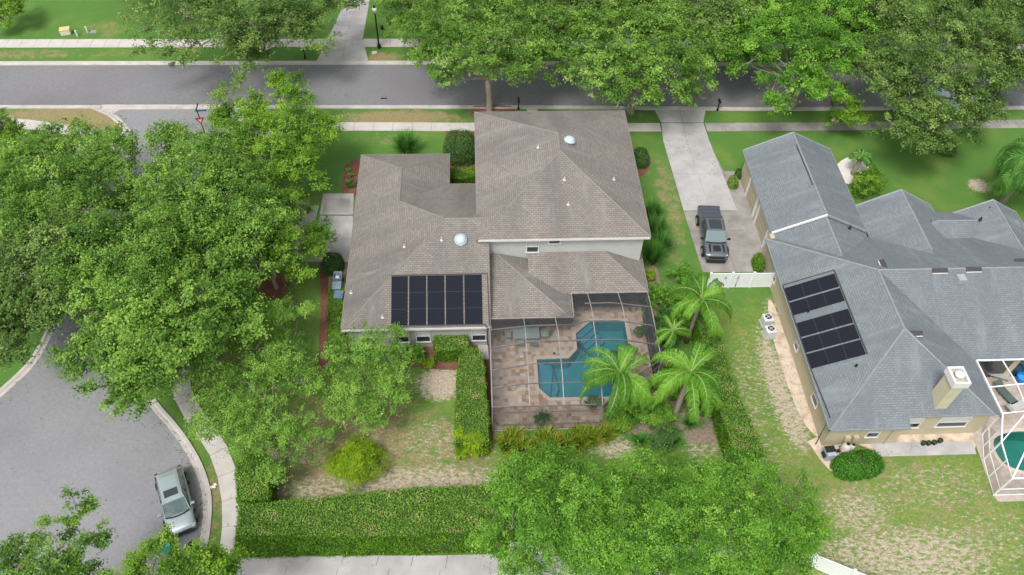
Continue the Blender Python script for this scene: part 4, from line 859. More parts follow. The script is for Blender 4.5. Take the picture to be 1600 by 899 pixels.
tree('largest oak on the right, hanging over the parked blue car',base(1415,180),LB([(1400,50,7,3),(1460,45,7.4,3.2),(1520,65,6.8,3),(1390,115,6.8,2.7),(1450,115,7.4,3.1),(1520,125,6.6,2.5),(1430,175,6,2.3),(1490,185,6,2.2),(1400,205,5,1.5),(1355,95,6,2.1),(1480,225,4.6,1.1),(1535,165,5.4,1.6),(1440,220,4.8,1.4)]),36000,OAKG,seed=28,trunk=.38,size=.26,clus=.85)
tree('low bright green tree between the two oaks, over the right pavement',base(1325,188),LB([(1320,165,3,1.3),(1300,190,2.6,.9),(1335,185,2.6,.9)]),4500,BRIGHT,seed=29,trunk=.1,size=.2,clus=.6,name='young_tree')
tree('dark green oak cut by the right edge beyond the main road',base(1625,150),LB([(1590,30,7,3),(1600,85,6.6,2.7),(1640,60,7,3.4),(1590,120,5,1.5)]),12000,OAKG,seed=30,trunk=.33,size=.26,clus=.85)
back_=[(640,-75,[(600,-60),(650,-20,6,2.8),(700,-40)]),(880,5,[(860,-10),(900,20,7,2.8),(930,-20),(830,0,6,2.6)]),(1110,10,[(1090,10),(1130,35,6.6,2.8),(1150,-10),(1110,-30)]),(1370,30,[(1350,5),(1390,-10),(1330,-25),(1370,25,6,2.4)]),(1530,20,[(1500,0),(1545,-10),(1580,-20)]),(1240,-20,[(1210,-30),(1260,-20),(1290,-35)]),(190,-60,[(170,-75),(215,-60),(250,-50)])]
bl_=['behind the tall oak with the bare trunk','behind the dense oak over the road, at its upper left','in the gap between the dense oak and the pale oak','behind the gap between the two right-hand oaks','at the upper right behind the largest oak','behind the pale oak with grey limbs','above the far pavement at the upper left']
for i,(bx,by,l) in enumerate(back_):
    tree('dark oak '+bl_[i],base(bx,by+55),LB(l,6.8,3.2),9000+2600*len(l)//1,OAKG,seed=40+i,trunk=.3,size=.3,clus=1.,group='oaks beyond the main road')
tree('leafy treetop in the top left corner of the photo',base(15,30),LB([(10,8,2.6,1.6),(28,18,2.4,1.1),(0,28,2,1.2)]),4000,BRIGHT,seed=50,trunk=.1,size=.2,clus=.6,name='small_tree')
tree('small dark green tree at the left edge just above the oak crowns',base(6,225),LB([(8,200,2.6,1.5),(20,215,2.2,1.1)]),4500,BRIGHT,seed=51,trunk=.1,size=.18,clus=.5,name='small_tree')
# fallen leaves: along the kerbs and under the crowns
r_=np.random.default_rng(77); PL=[]
for line,n_ in ((scr,800),(scl,450),(rbot,600),(rtop,400)):
    k=r_.integers(0,len(line)-1,n_); u=r_.random(n_); A=np.array([list(v) for v in line]); P=A[k]*(1-u[:,None])+A[k+1]*u[:,None]; P[:,:2]+=r_.normal(size=(n_,2))*np.array([.45,.45])+ (np.array([0,-.1]) if line is rtop else 0); P[:,2]=.03+r_.random(n_)*.02; PL.append(P)
for px,py,sx,sy,n_ in ((765,170,4,2,500),(240,500,5,4,800),(430,600,5,5,900),(570,620,4,4,700),(1240,170,6,3,700),(1440,190,6,3,700),(420,230,4,4,600),(700,640,4,4,500),(1180,640,3,6,500)):
    c=at(px,py); P=np.stack([c.x+r_.normal(size=n_)*sx,c.y+r_.normal(size=n_)*sy,.065+r_.random(n_)*.02],1); PL.append(P)
P=np.concatenate(PL); N=np.tile(UPV,(len(P),1))+r_.normal(size=(len(P),3))*.25
lt=quads_mesh('leaf_litter',leafquads(P,N,.085*r_.uniform(.6,1.5,len(P)),r_),r_.random(len(P)),leafmat('dead_leaves',[(.06,.04,.02),(.14,.09,.045),(.25,.17,.09)],.05),None,'stuff')
lt['label']='brown fallen leaves scattered along the kerbs and under the trees'; lt['category']='fallen leaves'
# shrubs
def shrub(label,px,py,r,h,m,n=2500,size=.13,name='shrub',seed=0,group=None,clus=.3,stretch=1.,rz=0.):
    c=at(px,py); t=root(name,(c.x,c.y,0),label,'shrub',group,rz); r_=np.random.default_rng(seed+100)
    L=[(r_.uniform(-.5,.5)*r*stretch,r_.uniform(-.4,.4)*r,h*.5+r_.uniform(-.1,.15)*h,r*.62,h*.46) for _ in range(5)]+[(0,0,h*.5,r*.7,h*.5)]
    V,rnd,C=crown_leaves(L,n,size,seed+7,clus,40,hollow=.6); quads_mesh('foliage',V,rnd,m,t)
    mb=MB()
    for k in range(9):
        e=Vector(C[k*len(C)//9]); mb.tube([(0,0,-.05),e*.5+Vector((0,0,.1)),e],[.035,.02,.01],4,cap=False)
    mb.build('stem',BARK,t); return t
def round_hedge(label,px,py,rx,ry,h,m,n,size=.09,name='clipped_bush',seed=0,rz=0):
    c=at(px,py); t=root(name,(c.x,c.y,0),label,'bush',None,rz); r_=np.random.default_rng(seed)
    d=r_.normal(size=(n,3)); d[:,2]=np.abs(d[:,2])*.9-.1; d/=np.linalg.norm(d,axis=1,keepdims=True)
    e=.55; P=np.sign(d)*np.abs(d)**.8; P=P*np.array([rx,ry,h])*(1+.05*r_.normal(size=(n,1))); P[:,2]=P[:,2].clip(.03)
    quads_mesh('foliage',leafquads(P,d+.6*r_.normal(size=(n,3)),size*r_.uniform(.7,1.3,n),r_),.5+.22*r_.normal(size=n),m,t)
    mb=MB(); mb.lathe([(.05,0)]+[(math.cos(a)*.88,math.sin(a)*h*.9) for a in np.linspace(0,1.5,7)],(0,0,0),14); o=mb.build('stems',STEMS,t); o.scale=(rx,ry,1); return t
def hedge(label,top,bottom,h,m,mt,dens_=150,size=.13,seed=0,name='clipped_hedge',rough=.06):
    """top: pixel corners of the top at height h; bottom: matching ground points (pixels) or None = straight down"""
    T=[at(a,b,h) for a,b in top]; B=[(at(*bb) if bb else Vector((t_.x,t_.y,0))) for t_,bb in zip(T,bottom or [None]*len(T))]
    c=sum(B,Vector())/len(B); t=root(name,(c.x,c.y,0),label,'hedge'); T=[v-c for v in T]; B=[v-c for v in B]; r_=np.random.default_rng(seed)
    tris=[]; 
    for tr in tessellate_polygon([[Vector((v.x,v.y,0)) for v in T]]): tris.append((T[tr[0]],T[tr[1]],T[tr[2]],1))
    for i in range(len(T)):
        j=(i+1)%len(T); tris.append((T[i],T[j],B[j],0)); tris.append((T[i],B[j],B[i],0))
    Ps=[];Ns=[];Rs=[];Ss=[]
    tc_=sum(T,Vector())/len(T)
    for a,b,c3,k in tris:
        nn=(b-a).cross(c3-a); ar=nn.length/2
        if ar<1e-4: continue
        nn.normalize(); mid=(a+b+c3)/3
        if (k and nn.z<0) or (not k and nn.dot(Vector((mid.x-tc_.x,mid.y-tc_.y,0)))<0): nn=-nn
        n_=int(ar*dens_); u=r_.random((n_,2)); f=u.sum(1)>1; u[f]=1-u[f]
        P=np.array(a)+u[:,:1]*np.array(b-a)+u[:,1:]*np.array(c3-a); 
        # lumps
        W=P*1.7; lump=np.sin(W[:,0]*1.3+W[:,1]*.7)*np.sin(W[:,1]*1.9-W[:,0]*.5+W[:,2])*.5+np.sin(P[:,0]*5.1+P[:,2]*3)*np.sin(P[:,1]*4.3)*.3
        P=P+np.array(nn)*(lump[:,None]*.12+r_.normal(size=(n_,1))*rough-.02)
        Ps.append(P); Ns.append(np.array(nn)*.9+r_.normal(size=(n_,3))*.65); pt=np.sin(P[:,0]*1.9+2*np.sin(P[:,1]*1.3))*np.sin(P[:,1]*2.7+1.5*np.sin(P[:,0]*.9+1)); Rs.append(np.clip(.42+.10*lump+.17*r_.normal(size=n_)+(.62*np.clip(pt-.05,0,1)*(r_.random(n_)**.6) if k else 0),0,1)); Ss.append(np.full(n_,k))
    P=np.concatenate(Ps);N=np.concatenate(Ns);Rn=np.concatenate(Rs);K=np.concatenate(Ss); P[:,2]=P[:,2].clip(.03)
    Q=leafquads(P,N,size*r_.uniform(.6,1.3,len(P)),r_)
    quads_mesh('foliage',Q[K==0],Rn[K==0],m,t); quads_mesh('clipped_top',Q[K==1],Rn[K==1],mt,t)
    mb=MB(); s=.16
    def ins(v,cc,zz): d=Vector((v.x-cc.x,v.y-cc.y,0)); return Vector((v.x,v.y,0))-d.normalized()*s+Vector((0,0,zz))
    Ti=[ins(v,tc_,h-.14) for v in T]; Bi=[ins(v,tc_,.0) for v in B]
    for tr in tessellate_polygon([[Vector((v.x,v.y,0)) for v in Ti]]): mb.face([Ti[i] for i in tr])
    for i in range(len(T)): j=(i+1)%len(T); mb.face([Bi[i],Bi[j],Ti[j],Ti[i]])
    mb.build('stems',STEMS,t); return t
hedge('tall thick clipped hedge running along the lower driveway, browned on top',[(372,788),(420,785),(520,775),(620,764),(700,760),(795,757),(795,828),(700,832),(600,838),(500,838),(368,836)],[None]*6+[(795,862),(700,865),(600,868),(500,870),(366,873)],2.7,HEDGE,HEDGET,340,.115,1)
hedge('tall hedge turning up beside the pavement at the left, meeting the long hedge',[(368,722),(392,705),(418,718),(421,780),(370,784)],None,2.7,HEDGE,HEDGET,340,.115,2)
hedge('straight narrow hedge beside the dark pool cage',[(717,556),(724,546),(736,542),(748,546),(755,556),(762,640),(764,692),(712,692),(713,620)],None,1.7,HEDGE,HEDGET,380,.10,3)
hedge('square clipped hedge under the rear window',[(678,524),(730,523),(733,546),(680,549)],None,1.5,HEDGE,HEDGET,380,.10,4)
hedge('low dark hedge between the red mulch path and the left wall of the brown-roofed house',[(512,448),(540,448),(536,546),(545,548),(512,552)],None,.8,DARKL,HEDGE,380,.10,5)
hedge('long sloping hedge between the palms and the neighbour\'s patchy side lawn',[(1083,478),(1112,478),(1128,530),(1145,585),(1160,625),(1195,708),(1148,706),(1128,650),(1110,590),(1098,535)],None,2.3,HEDGE,HEDGET,380,.10,6)
hedge('low green hedge behind the roof notch next to the round bush',[(703,263),(744,261),(745,276),(703,279)],None,.9,HEDGE,HEDGE,380,.10,7)
round_hedge('large round dark bush in red mulch behind the roof notch',720,243,1.55,1.6,2.5,DARKL,7000,.12,seed=1)
round_hedge('round bush by the bins at the left wall',521,418,.85,.95,1.3,DARKL,3000,.11,seed=2)
round_hedge('glossy rounded bush beside the pool equipment of the tan house',1338,730,1.75,.95,1.1,leafmat('glossy_green',[(.02,.09,.008),(.045,.17,.012),(.08,.25,.02),(.12,.32,.03)],.2),6000,.12,seed=3,rz=.15)
round_hedge('trimmed bush at the white gate, beside the tan garage wall',1182,418,.42,.8,1.4,HEDGE,2000,.1,seed=4)
round_hedge('small bush at the upper end of the garage doors, beside the court',1144,290,.42,.62,1.0,HEDGET,1600,.1,seed=5)
round_hedge('tiny dark bush against the garage corner',1153,276,.3,.5,.8,DARKL,900,.1,seed=6)
round_hedge('dark round shrub on the far right side of the tall roof',1000,252,.75,1.1,1.2,DARKL,3000,.12,seed=7)
shrub('yellow-green shrub alone on the sandy back lawn',556,728,2.0,1.4,YELLOW,12000,.12,seed=1,clus=.42,stretch=.9)
shrub('yellow-green shrub at the lower end of the narrow hedge',738,705,1.0,1.7,YELLOW,3200,.14,seed=2,clus=.35)
shrub('loose broad-leaved shrub below the rear window',650,560,.9,1.2,BRIGHT,1400,.2,seed=3)
shrub('tiny yellow shrub at the edge of the sandy patch',668,572,.5,.5,YELLOW,500,.14,seed=4)
shrub('green bush at the right of the pavement gravel bed, by the grey roof',1352,300,1.7,2.0,BRIGHT,5000,.15,seed=5,clus=.45)
shrub('dark green bush below the palm, right corner of the dark cage',985,645,1.7,1.6,ELM,5000,.14,seed=6)
shrub('low green bush between the two big palms',1030,650,1.3,1.3,ELM,3500,.13,seed=7)
shrub('dark bush at the lower end of the palm bed',1035,690,1.2,1.1,DARKL,3000,.14,seed=8)
shrub('dark undergrowth beside the upper right cage wall',1040,520,1.3,1.5,DARKL,3500,.18,seed=9)
shrub('bright bush under the upper palm',1075,510,1.1,1.7,BRIGHT,2800,.16,seed=10)
for i_,(x_,y_,r1,h1,w_) in enumerate([(1022,470,1.0,1.5,'at the upper cage corner'),(1035,610,1.2,1.6,'against the lower right cage wall'),(1090,640,1.1,1.2,'between the right palm and the sloping hedge'),(1060,620,1.1,1.4,'under the right palm'),(1098,585,.9,1.5,'at the inner foot of the sloping hedge'),(1010,655,1.0,1.3,'left of the right palm trunk'),(1055,440,1.0,1.6,'on the lawn strip above the palms'),(970,668,.8,1.0,'at the outer corner of the cage foot')]): shrub('leafy green undergrowth '+w_,x_,y_,r1,h1,[ELM,BRIGHT][i_%2],2600,.15,seed=70+i_,group='undergrowth around the palms')
shrub('small bush under the corner of the tall roof',1014,436,.6,.7,YELLOW,900,.13,seed=11)
shrub('sparse shrub above the palms by the lawn strip',1050,475,1.1,1.3,ELM,2500,.15,seed=12)
shrub('dark shrub under the big oak at the front lawn right of the sago palm',1478,238,1.0,1.2,DARKL,2500,.15,seed=13)
for i,(x,y) in enumerate([(548,268),(550,276),(546,285)]): shrub('small pale shrub in the mulch strip, '+['topmost','middle','lowest'][i]+' of three beside the left wing',x,y,.3,.3,CRAPE,260,.1,seed=20+i,clus=.15,group='small shrubs in the mulch strip')
shrub('dark little shrub at the lower end of the left mulch strip',551,293,.5,.6,DARKL,700,.1,seed=25)
def blades(label,px,py,r,h,n,m,name='blade_plant',wd=.05,seed=0,group=None,droop=.5,cat='plant'):
    c=at(px,py); t=root(name,(c.x,c.y,0),label,cat,group); r_=random.Random(seed); V=[];Rn=[]
    for k in range(n):
        a=r_.uniform(0,2*math.pi); l=r_.uniform(.6,1.1); d=Vector((math.cos(a),math.sin(a),0)); s=Vector((-d.y,d.x,0))*wd*.5; o=d*r_.uniform(0,.15)*r
        sp=r_.uniform(.15,1.05); P=[o+d*(r*l*sp*u)+Vector((0,0,h*l*(u*(1.25-.1*sp)-droop*sp*u*u))) for u in (0,.35,.7,1.)]; col=r_.random()
        for i in range(3):
            w0=1-.25*i;w1=1-.25*(i+1) if i<2 else .1; V.append([P[i]-s*w0,P[i]+s*w0,P[i+1]+s*w1,P[i+1]-s*w1]); Rn.append(col*.8+.1*i)
    V=np.array([[list(q) for q in v] for v in V]); V[:,:,2]=V[:,:,2].clip(.02)
    o=quads_mesh('leaves' if False else 'blade_leaves',V,np.array(Rn),m,t); 
    mb=MB(); mb.lathe([(.12,-.02),(.10,.12),(.04,.2)],(0,0,0),7); mb.build('crown_base',BARKP,t); return t
for i,(x,y) in enumerate([(1018,345),(1024,370),(1032,395),(1018,412)]):
    blades('tall bladed clump beside the tall roof, '+['farthest','second','third','nearest'][i]+' of four along the wall',x,y,1.4,2.3,420,SPIKE,seed=i,group='tall bladed clumps by the wall',wd=.07)
blades('wide arching bladed clump on the front lawn behind the left wing roof',635,236,1.9,1.9,600,SPIKE,seed=9,wd=.08)
cl=[(793,700),(815,704),(838,703),(860,702),(882,698),(903,694),(924,688),(944,682),(800,688),(850,690),(905,682)]
cw=['at the left end of the row, yellow','second in the row','third in the row','in the middle of the row','right of the middle','sixth along the cage foot','near the cage corner','at the right end of the row','small one tucked in behind the left end','small one behind the middle','small one behind near the cage corner']
for i,(x,y) in enumerate(cl): blades('spiky green and orange bromeliad below the cage, '+cw[i],x,y,1.15,.95,170,CROTON,name='bromeliad',wd=.13,seed=30+i,group='bromeliads along the cage foot')
for i,(x,y,w_) in enumerate([(1077,663,'at the lower edge of the palm bed'),(1055,690,'nearest the bottom trees'),(1000,690,'left of the dark bush')]): blades('arching fern clump '+w_,x,y,.95,.7,160,SPIKE,name='fern',wd=.11,seed=50+i,group='ferns in the palm bed')
for i,(x,y,w_) in enumerate([(1042,545,'beside the cage wall'),(1055,585,'between the palms'),(1035,500,'at the upper cage wall')]): blades('broad-leaved dark plant '+w_,x,y,.9,1.3,60,DARKL,name='broadleaf_plant',wd=.4,seed=60+i,group='broad-leaved plants in the palm bed')
def palm(label,base_px,h,nf,fl,seed,lean=(0,0),tr=.14,droop=1.,name='palm_tree',lw=.05,leaf=.5,m=None,group=None,ang0=0):
    c=at(*base_px); t=root(name,(c.x,c.y,0),label,'palm',group); r_=random.Random(seed); top=Vector((lean[0],lean[1],h))
    mb=MB(); mb.tube([(0,0,-.05),(lean[0]*.2,lean[1]*.2,h*.3),(lean[0]*.6,lean[1]*.6,h*.7),top+Vector((0,0,.1))],[tr*1.4,tr,tr*.9,tr*.8],9); mb.build('trunk',BARKP,t,smooth=True)
    s=MB(); s.tube([top-Vector((0,0,.8)),top-Vector((0,0,.2)),top+Vector((0,0,.3))],[tr*.85,tr*1.15,tr*.4],9); s.build('crownshaft',mat('green_sheath',(.12,.2,.05),(.18,.26,.08),4,.5),t,smooth=True)
    for k in range(nf):
        a=ang0+2*math.pi*k/nf*1.0+r_.uniform(-.45,.45); el=r_.choice([.1,.45,.8,1.1,1.3]) if nf>9 else r_.uniform(.3,.9); L=fl*r_.uniform(.82,1.1); d=Vector((math.cos(a),math.sin(a),0)); side=Vector((-d.y,d.x,0))
        N=30; P=[]; pos=top.copy(); ang=el; tw=r_.uniform(-.5,.5)
        for i in range(N+1):
            P.append(pos.copy()); pos=pos+(d*math.cos(ang)+side*tw*(i/N)*1.6+Vector((0,0,math.sin(ang))))*(L/N); ang-=droop*(1.35+el*.8)/N*(1+.5*i/N)
        V=[];Rn=[]; col=r_.uniform(.2,.75)
        for i in range(2,N):
            u=i/N; ll=leaf*fl/3*(math.sin(min(1,u*1.25+.12)*math.pi*.62+.25)) *1.25*(1 if u<.85 else 1-(u-.85)*3.5); tg=(P[i+1]-P[i-1]).normalized()
            for sg in (-1,1):
                for q in (0,.33,.66):
                    b=P[i].lerp(P[i+1],q); dr=(side*sg+tg*.75+side*sg*r_.uniform(-.3,.2)+Vector((0,0,.15+r_.uniform(-.5,.25)))).normalized(); e1=b+dr*ll*.55; e2=b+(dr+Vector((0,0,-.75-r_.random()*.5))).normalized()*ll*1.0+Vector((0,0,-.05)); wv=tg.cross(dr).cross(dr).normalized()*lw*.5
                    cc=col+r_.uniform(-.2,.25); V.append([b-wv*.5,b+wv*.5,e1+wv*.8,e1-wv*.8]); V.append([e1-wv*.8,e1+wv*.8,e2+wv*.1,e2-wv*.1]); Rn+= [cc,cc+.08]
        V=np.array([[list(q) for q in v] for v in V]); f=quads_mesh('frond',V,np.array(Rn),m or PALM,t)
        mb=MB(); mb.tube(P[::3]+[P[-1]],[.045*(1-.8*i/len(P[::3])) for i in range(len(P[::3])+1)],4); mb.build('midrib',mat('frond_midrib',(.22,.30,.08),(.28,.34,.12),4,.6),f)
    return t
palm('feather palm leaning over the teal pool, left of the palm pair',(948,652),5.4,17,3.5,5,lean=(.2,.1),lw=.048,ang0=.2)
palm('feather palm with the visible grey trunk, right of the palm pair',(1052,655),5.6,18,3.7,6,lean=(.1,.1),tr=.2,lw=.048,ang0=.5)
palm('feather palm standing above the pair, beside the lawn strip and white gate',(1072,535),5.2,16,3.3,7,lean=(.1,0),lw=.046,ang0=.1)
palm('thin palm leaf cluster at the upper corner of the cage',(1038,560),3.6,9,2.0,8,lw=.045)
palm('drooping shaggy palm cut by the right edge above the grey roof',(1562,322),5.4,24,4.6,9,lean=(.3,.0),tr=.25,droop=1.5,lw=.05,leaf=.75,m=SPIKE)
palm('short palm with a round head on the white gravel bed',(1333,272),2.0,22,1.15,10,lean=(.1,.1),tr=.22,droop=.7,lw=.05,leaf=.6,m=SPIKE,name='sago_palm')
# ------------------------------------------------------------------ vehicles
PAINTS=mat('silver_green_paint',(.38,.44,.45),None,rough=.22,metal=.45,spec=.6)
PAINTG=mat('graphite_paint',(.16,.175,.195),None,rough=.2,metal=.5,spec=.7)
PAINTB=mat('pale_blue_paint',(.30,.42,.50),None,rough=.25,metal=.4,spec=.6)
TYRE=mat('rubber',(.02,.02,.02),(.03,.03,.03),8,.85); RIM=mat('alloy',(.45,.46,.47),None,rough=.3,metal=.8)
TINT=mat('car_glass',(.02,.03,.034),None,rough=.03,spec=1.0); WSHIELD=mat('windscreen_glass',(.12,.17,.175),None,rough=.04,spec=1.0)
LAMP=mat('headlight_lens',(.42,.44,.46),None,rough=.1,spec=.8); RED=mat('tail_light',(.13,.015,.015),None,rough=.2); TRIM=mat('black_trim',(.02,.02,.022),None,rough=.5)
def car(label,rear,front,paint,W,H,bodyst,cabin,name,cat,roofpanel,pickup=False,group=None,gl=None):
    """rear/front: world points of the two bumpers. bodyst: (t, halfwidth, z top) ; cabin: (x rear base, x rear roof, x front roof, x front base, belt z)"""
    d=(front-rear); L=d.length; rz=math.atan2(d.y,d.x); c=(front+rear)/2
    t=root(name,(c.x,c.y,0),label,cat,group,rz); T=lambda x:x*L-L/2
    mb=MB(); rings=[]
    for s,hw,zt,zb in bodyst:
        x=T(s); pr=[(0,zt+.03),(hw*.55,zt+.02),(hw*.84,zt-.03),(hw*.97,zt-.13),(hw,zt-.32),(hw*.99,(zt+zb)/2-.1),(hw*.95,zb+.05),(hw*.7,zb),(0,zb)]
        rings.append([(x,-y,z) for y,z in pr]+[(x,y,z) for y,z in pr[-2:0:-1]])
    n_=len(rings[0]); i0=0
    for r_ in rings: mb.v+=r_
    for k in range(len(rings)-1):
        for j in range(n_): a=k*n_+j;b=k*n_+(j+1)%n_; mb.f.append((a,b,b+n_,a+n_)); mb.mi.append(0)
    mb.f.append(tuple(range(n_))[::-1]); mb.f.append(tuple((len(rings)-1)*n_+j for j in range(n_))); mb.mi+=[0,0]
    bo=mb.build('body',paint,t,smooth=True); sb=bo.modifiers.new('s','SUBSURF'); sb.levels=2; sb.render_levels=2
    xr0,xr1,xf1,xf0,zb=[T(cabin[0]),T(cabin[1]),T(cabin[2]),T(cabin[3]),cabin[4]]; wb=W/2*.93; wr=W/2*(.77 if not pickup else .74)
    # greenhouse pillars and roof
    mb=MB(); B=[(xr0,-wb,zb),(xf0,-wb*.93,zb),(xf0,wb*.93,zb),(xr0,wb,zb)]; Tt=[(xr1,-wr,H-.05),(xf1,-wr,H-.05),(xf1,wr,H-.05),(xr1,wr,H-.05)]
    for i in range(4): mb.face([B[i],B[(i+1)%4],Tt[(i+1)%4],Tt[i]])
    cb_=mb.build('cabin',paint,t)
    mb=MB(); K=6
    for i in range(K):
        for j in range(K):
            def q(u,v):
                x=xr1+(xf1-xr1)*u; y=-wr+2*wr*v; return (x,y,H-.05+.06*(1-(2*v-1)**4)*(1-(2*u-1)**6)+.0)
            mb.face([q(i/K,j/K),q((i+1)/K,j/K),q((i+1)/K,(j+1)/K),q(i/K,(j+1)/K)])
    mb.build('roof',paint,t,smooth=True)
    def patch(nm,a,b,c_,d_,m,par=t,ins=.06,off=.015):
        a,b,c_,d_=[Vector(v) for v in (a,b,c_,d_)]; cen=(a+b+c_+d_)/4; nn=(b-a).cross(d_-a).normalized()
        if nn.dot(cen-Vector((0,0,H*.5)))<0: nn=-nn
        P=[v.lerp(cen,ins)+nn*off for v in (a,b,c_,d_)]; m_=MB(); m_.face(P)
        for i in range(4): m_.face([P[i],P[(i+1)%4],P[(i+1)%4]-nn*.03,P[i]-nn*.03])
        return m_.build(nm,m,par)
    patch('windscreen',B[1],B[2],Tt[2],Tt[1],gl or WSHIELD,ins=.07); patch('rear_window',B[3],B[0],Tt[0],Tt[3],TINT,ins=.12)
    for s in (0,1):
        b0,b1,t1,t0=(B[0],B[1],Tt[1],Tt[0]) if s==0 else (B[3],B[2],Tt[2],Tt[3]); b0,b1,t1,t0=[Vector(v) for v in (b0,b1,t1,t0)]
        for a,b in ((.03,.36),(.38,.66),(.68,.97)) if not pickup else ((.05,.45),(.48,.96)):
            patch('side_window',b0.lerp(b1,a),b0.lerp(b1,b),t0.lerp(t1,b),t0.lerp(t1,a),TINT,ins=.07)
    mb=MB(); mb.tube([(xf0-.02+.0,-wb*.86,zb+.035),(xf0+.10,-wb*.45,zb+.05),(xf0+.13,0,zb+.055),(xf0+.10,wb*.45,zb+.05),(xf0-.02,wb*.86,zb+.035)],.045,5); mb.build('windscreen_cowl',TRIM,t)
    # roof panel
    for (u0,u1,v0,v1,nm,m_) in roofpanel:
        mb=MB(); mb.box(xr1+(xf1-xr1)*u0,-wr+2*wr*v0,H,xr1+(xf1-xr1)*u1,-wr+2*wr*v1,H+.025); mb.build(nm,m_,t,bevel=.02)
    for s in (-1,1):
        mb=MB(); mb.tube([(xr1+.1,s*wr*.96,H-.02),(xr1+.25,s*wr*.96,H+.05),(xf1-.3,s*wr*.96,H+.05),(xf1-.1,s*wr*.96,H-.02)],.022,5); mb.build('roof_rail',TRIM,t)
        mb=MB(); mb.obox((xf0-.35,s*(W/2+.09),zb+.06),(.16,.24,.17)); mb.obox((xf0-.33,s*(W/2-.03),zb+.02),(.07,.12,.05)); mb.build('wing_mirror',paint if not pickup else TRIM,t,bevel=.03)
        mb=MB(); hw=bodyst[-2][1]; x=T(.965); mb.obox((x-.06,s*(hw*.80),bodyst[-2][2]-.13),(.26,.30,.12),-s*.55); mb.build('headlight',LAMP,t,bevel=.05)
        mb=MB(); x=T(.02); mb.obox((x+.03,s*(bodyst[1][1]*.84),bodyst[1][2]-.18),(.12,.26,.28)); mb.build('tail_light',RED,t,bevel=.03)
        wr_=.36 if not pickup else .43
        for wx in ((.185,.80) if not pickup else (.20,.815)):
            x=T(wx); wh=MB(); wh.tube([(x,s*(W/2-.25),wr_),(x,s*(W/2-.22),wr_),(x,s*(W/2+.0),wr_),(x,s*(W/2+.02),wr_)],[wr_*.9,wr_,wr_,wr_*.9],20); wo=wh.build('wheel',TYRE,t)
            rm=MB(); rm.tube([(x,s*(W/2+.005),wr_),(x,s*(W/2+.03),wr_)],[wr_*.66,wr_*.6],14); rm.build('rim',RIM,wo)
            ar=MB(); ar.tube([(x+math.cos(a)*(wr_+.06),s*(W/2+.015),wr_+math.sin(a)*(wr_+.06)) for a in np.linspace(-.2,math.pi+.2,11)],.045,5); ar.build('wheel_arch',TRIM,t)
    mb=MB(); x=T(1.0); hw=bodyst[-1][1]; zt=bodyst[-2][2]; mb.box(x-.10,-hw*.75,zt-.38,x+.015,hw*.75,zt-.16); mb.build('grille',TRIM,t,bevel=.02)
    mb=MB(); mb.box(x-.10,-hw*.95,.32,x+.05,hw*.95,.5); mb.build('front_bumper',TRIM,t,bevel=.03)
    mb=MB(); mb.box(T(0)-.04,-hw*.95,.4,T(0)+.15,hw*.95,.6); mb.build('rear_bumper',TRIM,t,bevel=.03)
    return t,T,xr0,xf0,wr,wb
ra,fr_=at(262,734,.9),at(287,832,.5); ra.z=fr_.z=0; dd=(fr_-ra).normalized(); mid=(ra+fr_)/2; ra=mid-dd*2.33; fr_=mid+dd*2.33
suv,T,*_=car('pale silver-green SUV with a dark sunroof parked at the cul-de-sac kerb',ra,fr_,PAINTS,1.88,1.66,[(0,.80,.95,.42),(.02,.89,1.06,.30),(.12,.93,1.10,.25),(.35,.94,1.08,.24),(.6,.94,1.06,.24),(.74,.93,1.03,.24),(.88,.90,.93,.25),(.965,.84,.83,.28),(1,.74,.70,.36)],(.04,.13,.60,.76,1.03),'parked_suv','SUV',[(.62,.86,.2,.8,'sunroof',TINT)])
ra,fr_=at(1107,322,1.1),at(1120,406,.7); ra.z=fr_.z=0; dd=(fr_-ra).normalized(); mid=(ra+fr_)/2; ra=mid-dd*2.93; fr_=mid+dd*2.93
tk,T,xr0,xf0,wr,wb=car('dark graphite pickup truck with a black covered bed on the neighbour driveway',ra,fr_,PAINTG,2.1,1.95,[(0,.92,1.22,.55),(.015,.98,1.28,.45),(.1,1.0,1.30,.40),(.35,1.0,1.30,.38),(.6,1.0,1.28,.38),(.74,1.0,1.25,.38),(.88,.99,1.20,.38),(.97,.94,1.12,.40),(1,.86,1.0,.5)],(.36,.39,.63,.76,1.27),'pickup_truck','pickup truck',[(.12,.88,.16,.84,'sunroof',TINT)],pickup=True)
for k in range(4):
    mb=MB(); x0_=T(.03)+k*.50; mb.box(x0_,-.86,1.33,x0_+.47,.86,1.375); mb.build('bed_cover_panel',mat('tonneau',(.06,.07,.085),None,rough=.35),tk,bevel=.015)
for s in (-1,1):
    mb=MB(); mb.face([(T(.80),s*.46,1.285),(T(.94),s*.52,1.225),(T(.94),s*.66,1.215),(T(.80),s*.66,1.275)]); mb.build('hood_stripe',TRIM,tk)
mb=MB(); mb.box(T(.82),-.32,1.24,T(.925),.32,1.268); mb.build('hood_vent',TRIM,tk,bevel=.01)
a=at(1445,145,.8); b=at(1487,158,.8); a.z=b.z=0; dd=(b-a).normalized(); mid=(a+b)/2
car('pale blue car half hidden under the largest oak on the main road',mid-dd*2.25,mid+dd*2.25,PAINTB,1.8,1.47,[(0,.78,.85,.4),(.02,.86,.95,.3),(.15,.9,.98,.24),(.4,.9,.96,.22),(.74,.9,.92,.22),(.88,.88,.84,.24),(.965,.82,.75,.28),(1,.7,.62,.36)],(.06,.2,.55,.74,.93),'parked_car','car',[])
# ------------------------------------------------------------------ street furniture and small things
def W(px,py,z=0): return at(px,py,z)
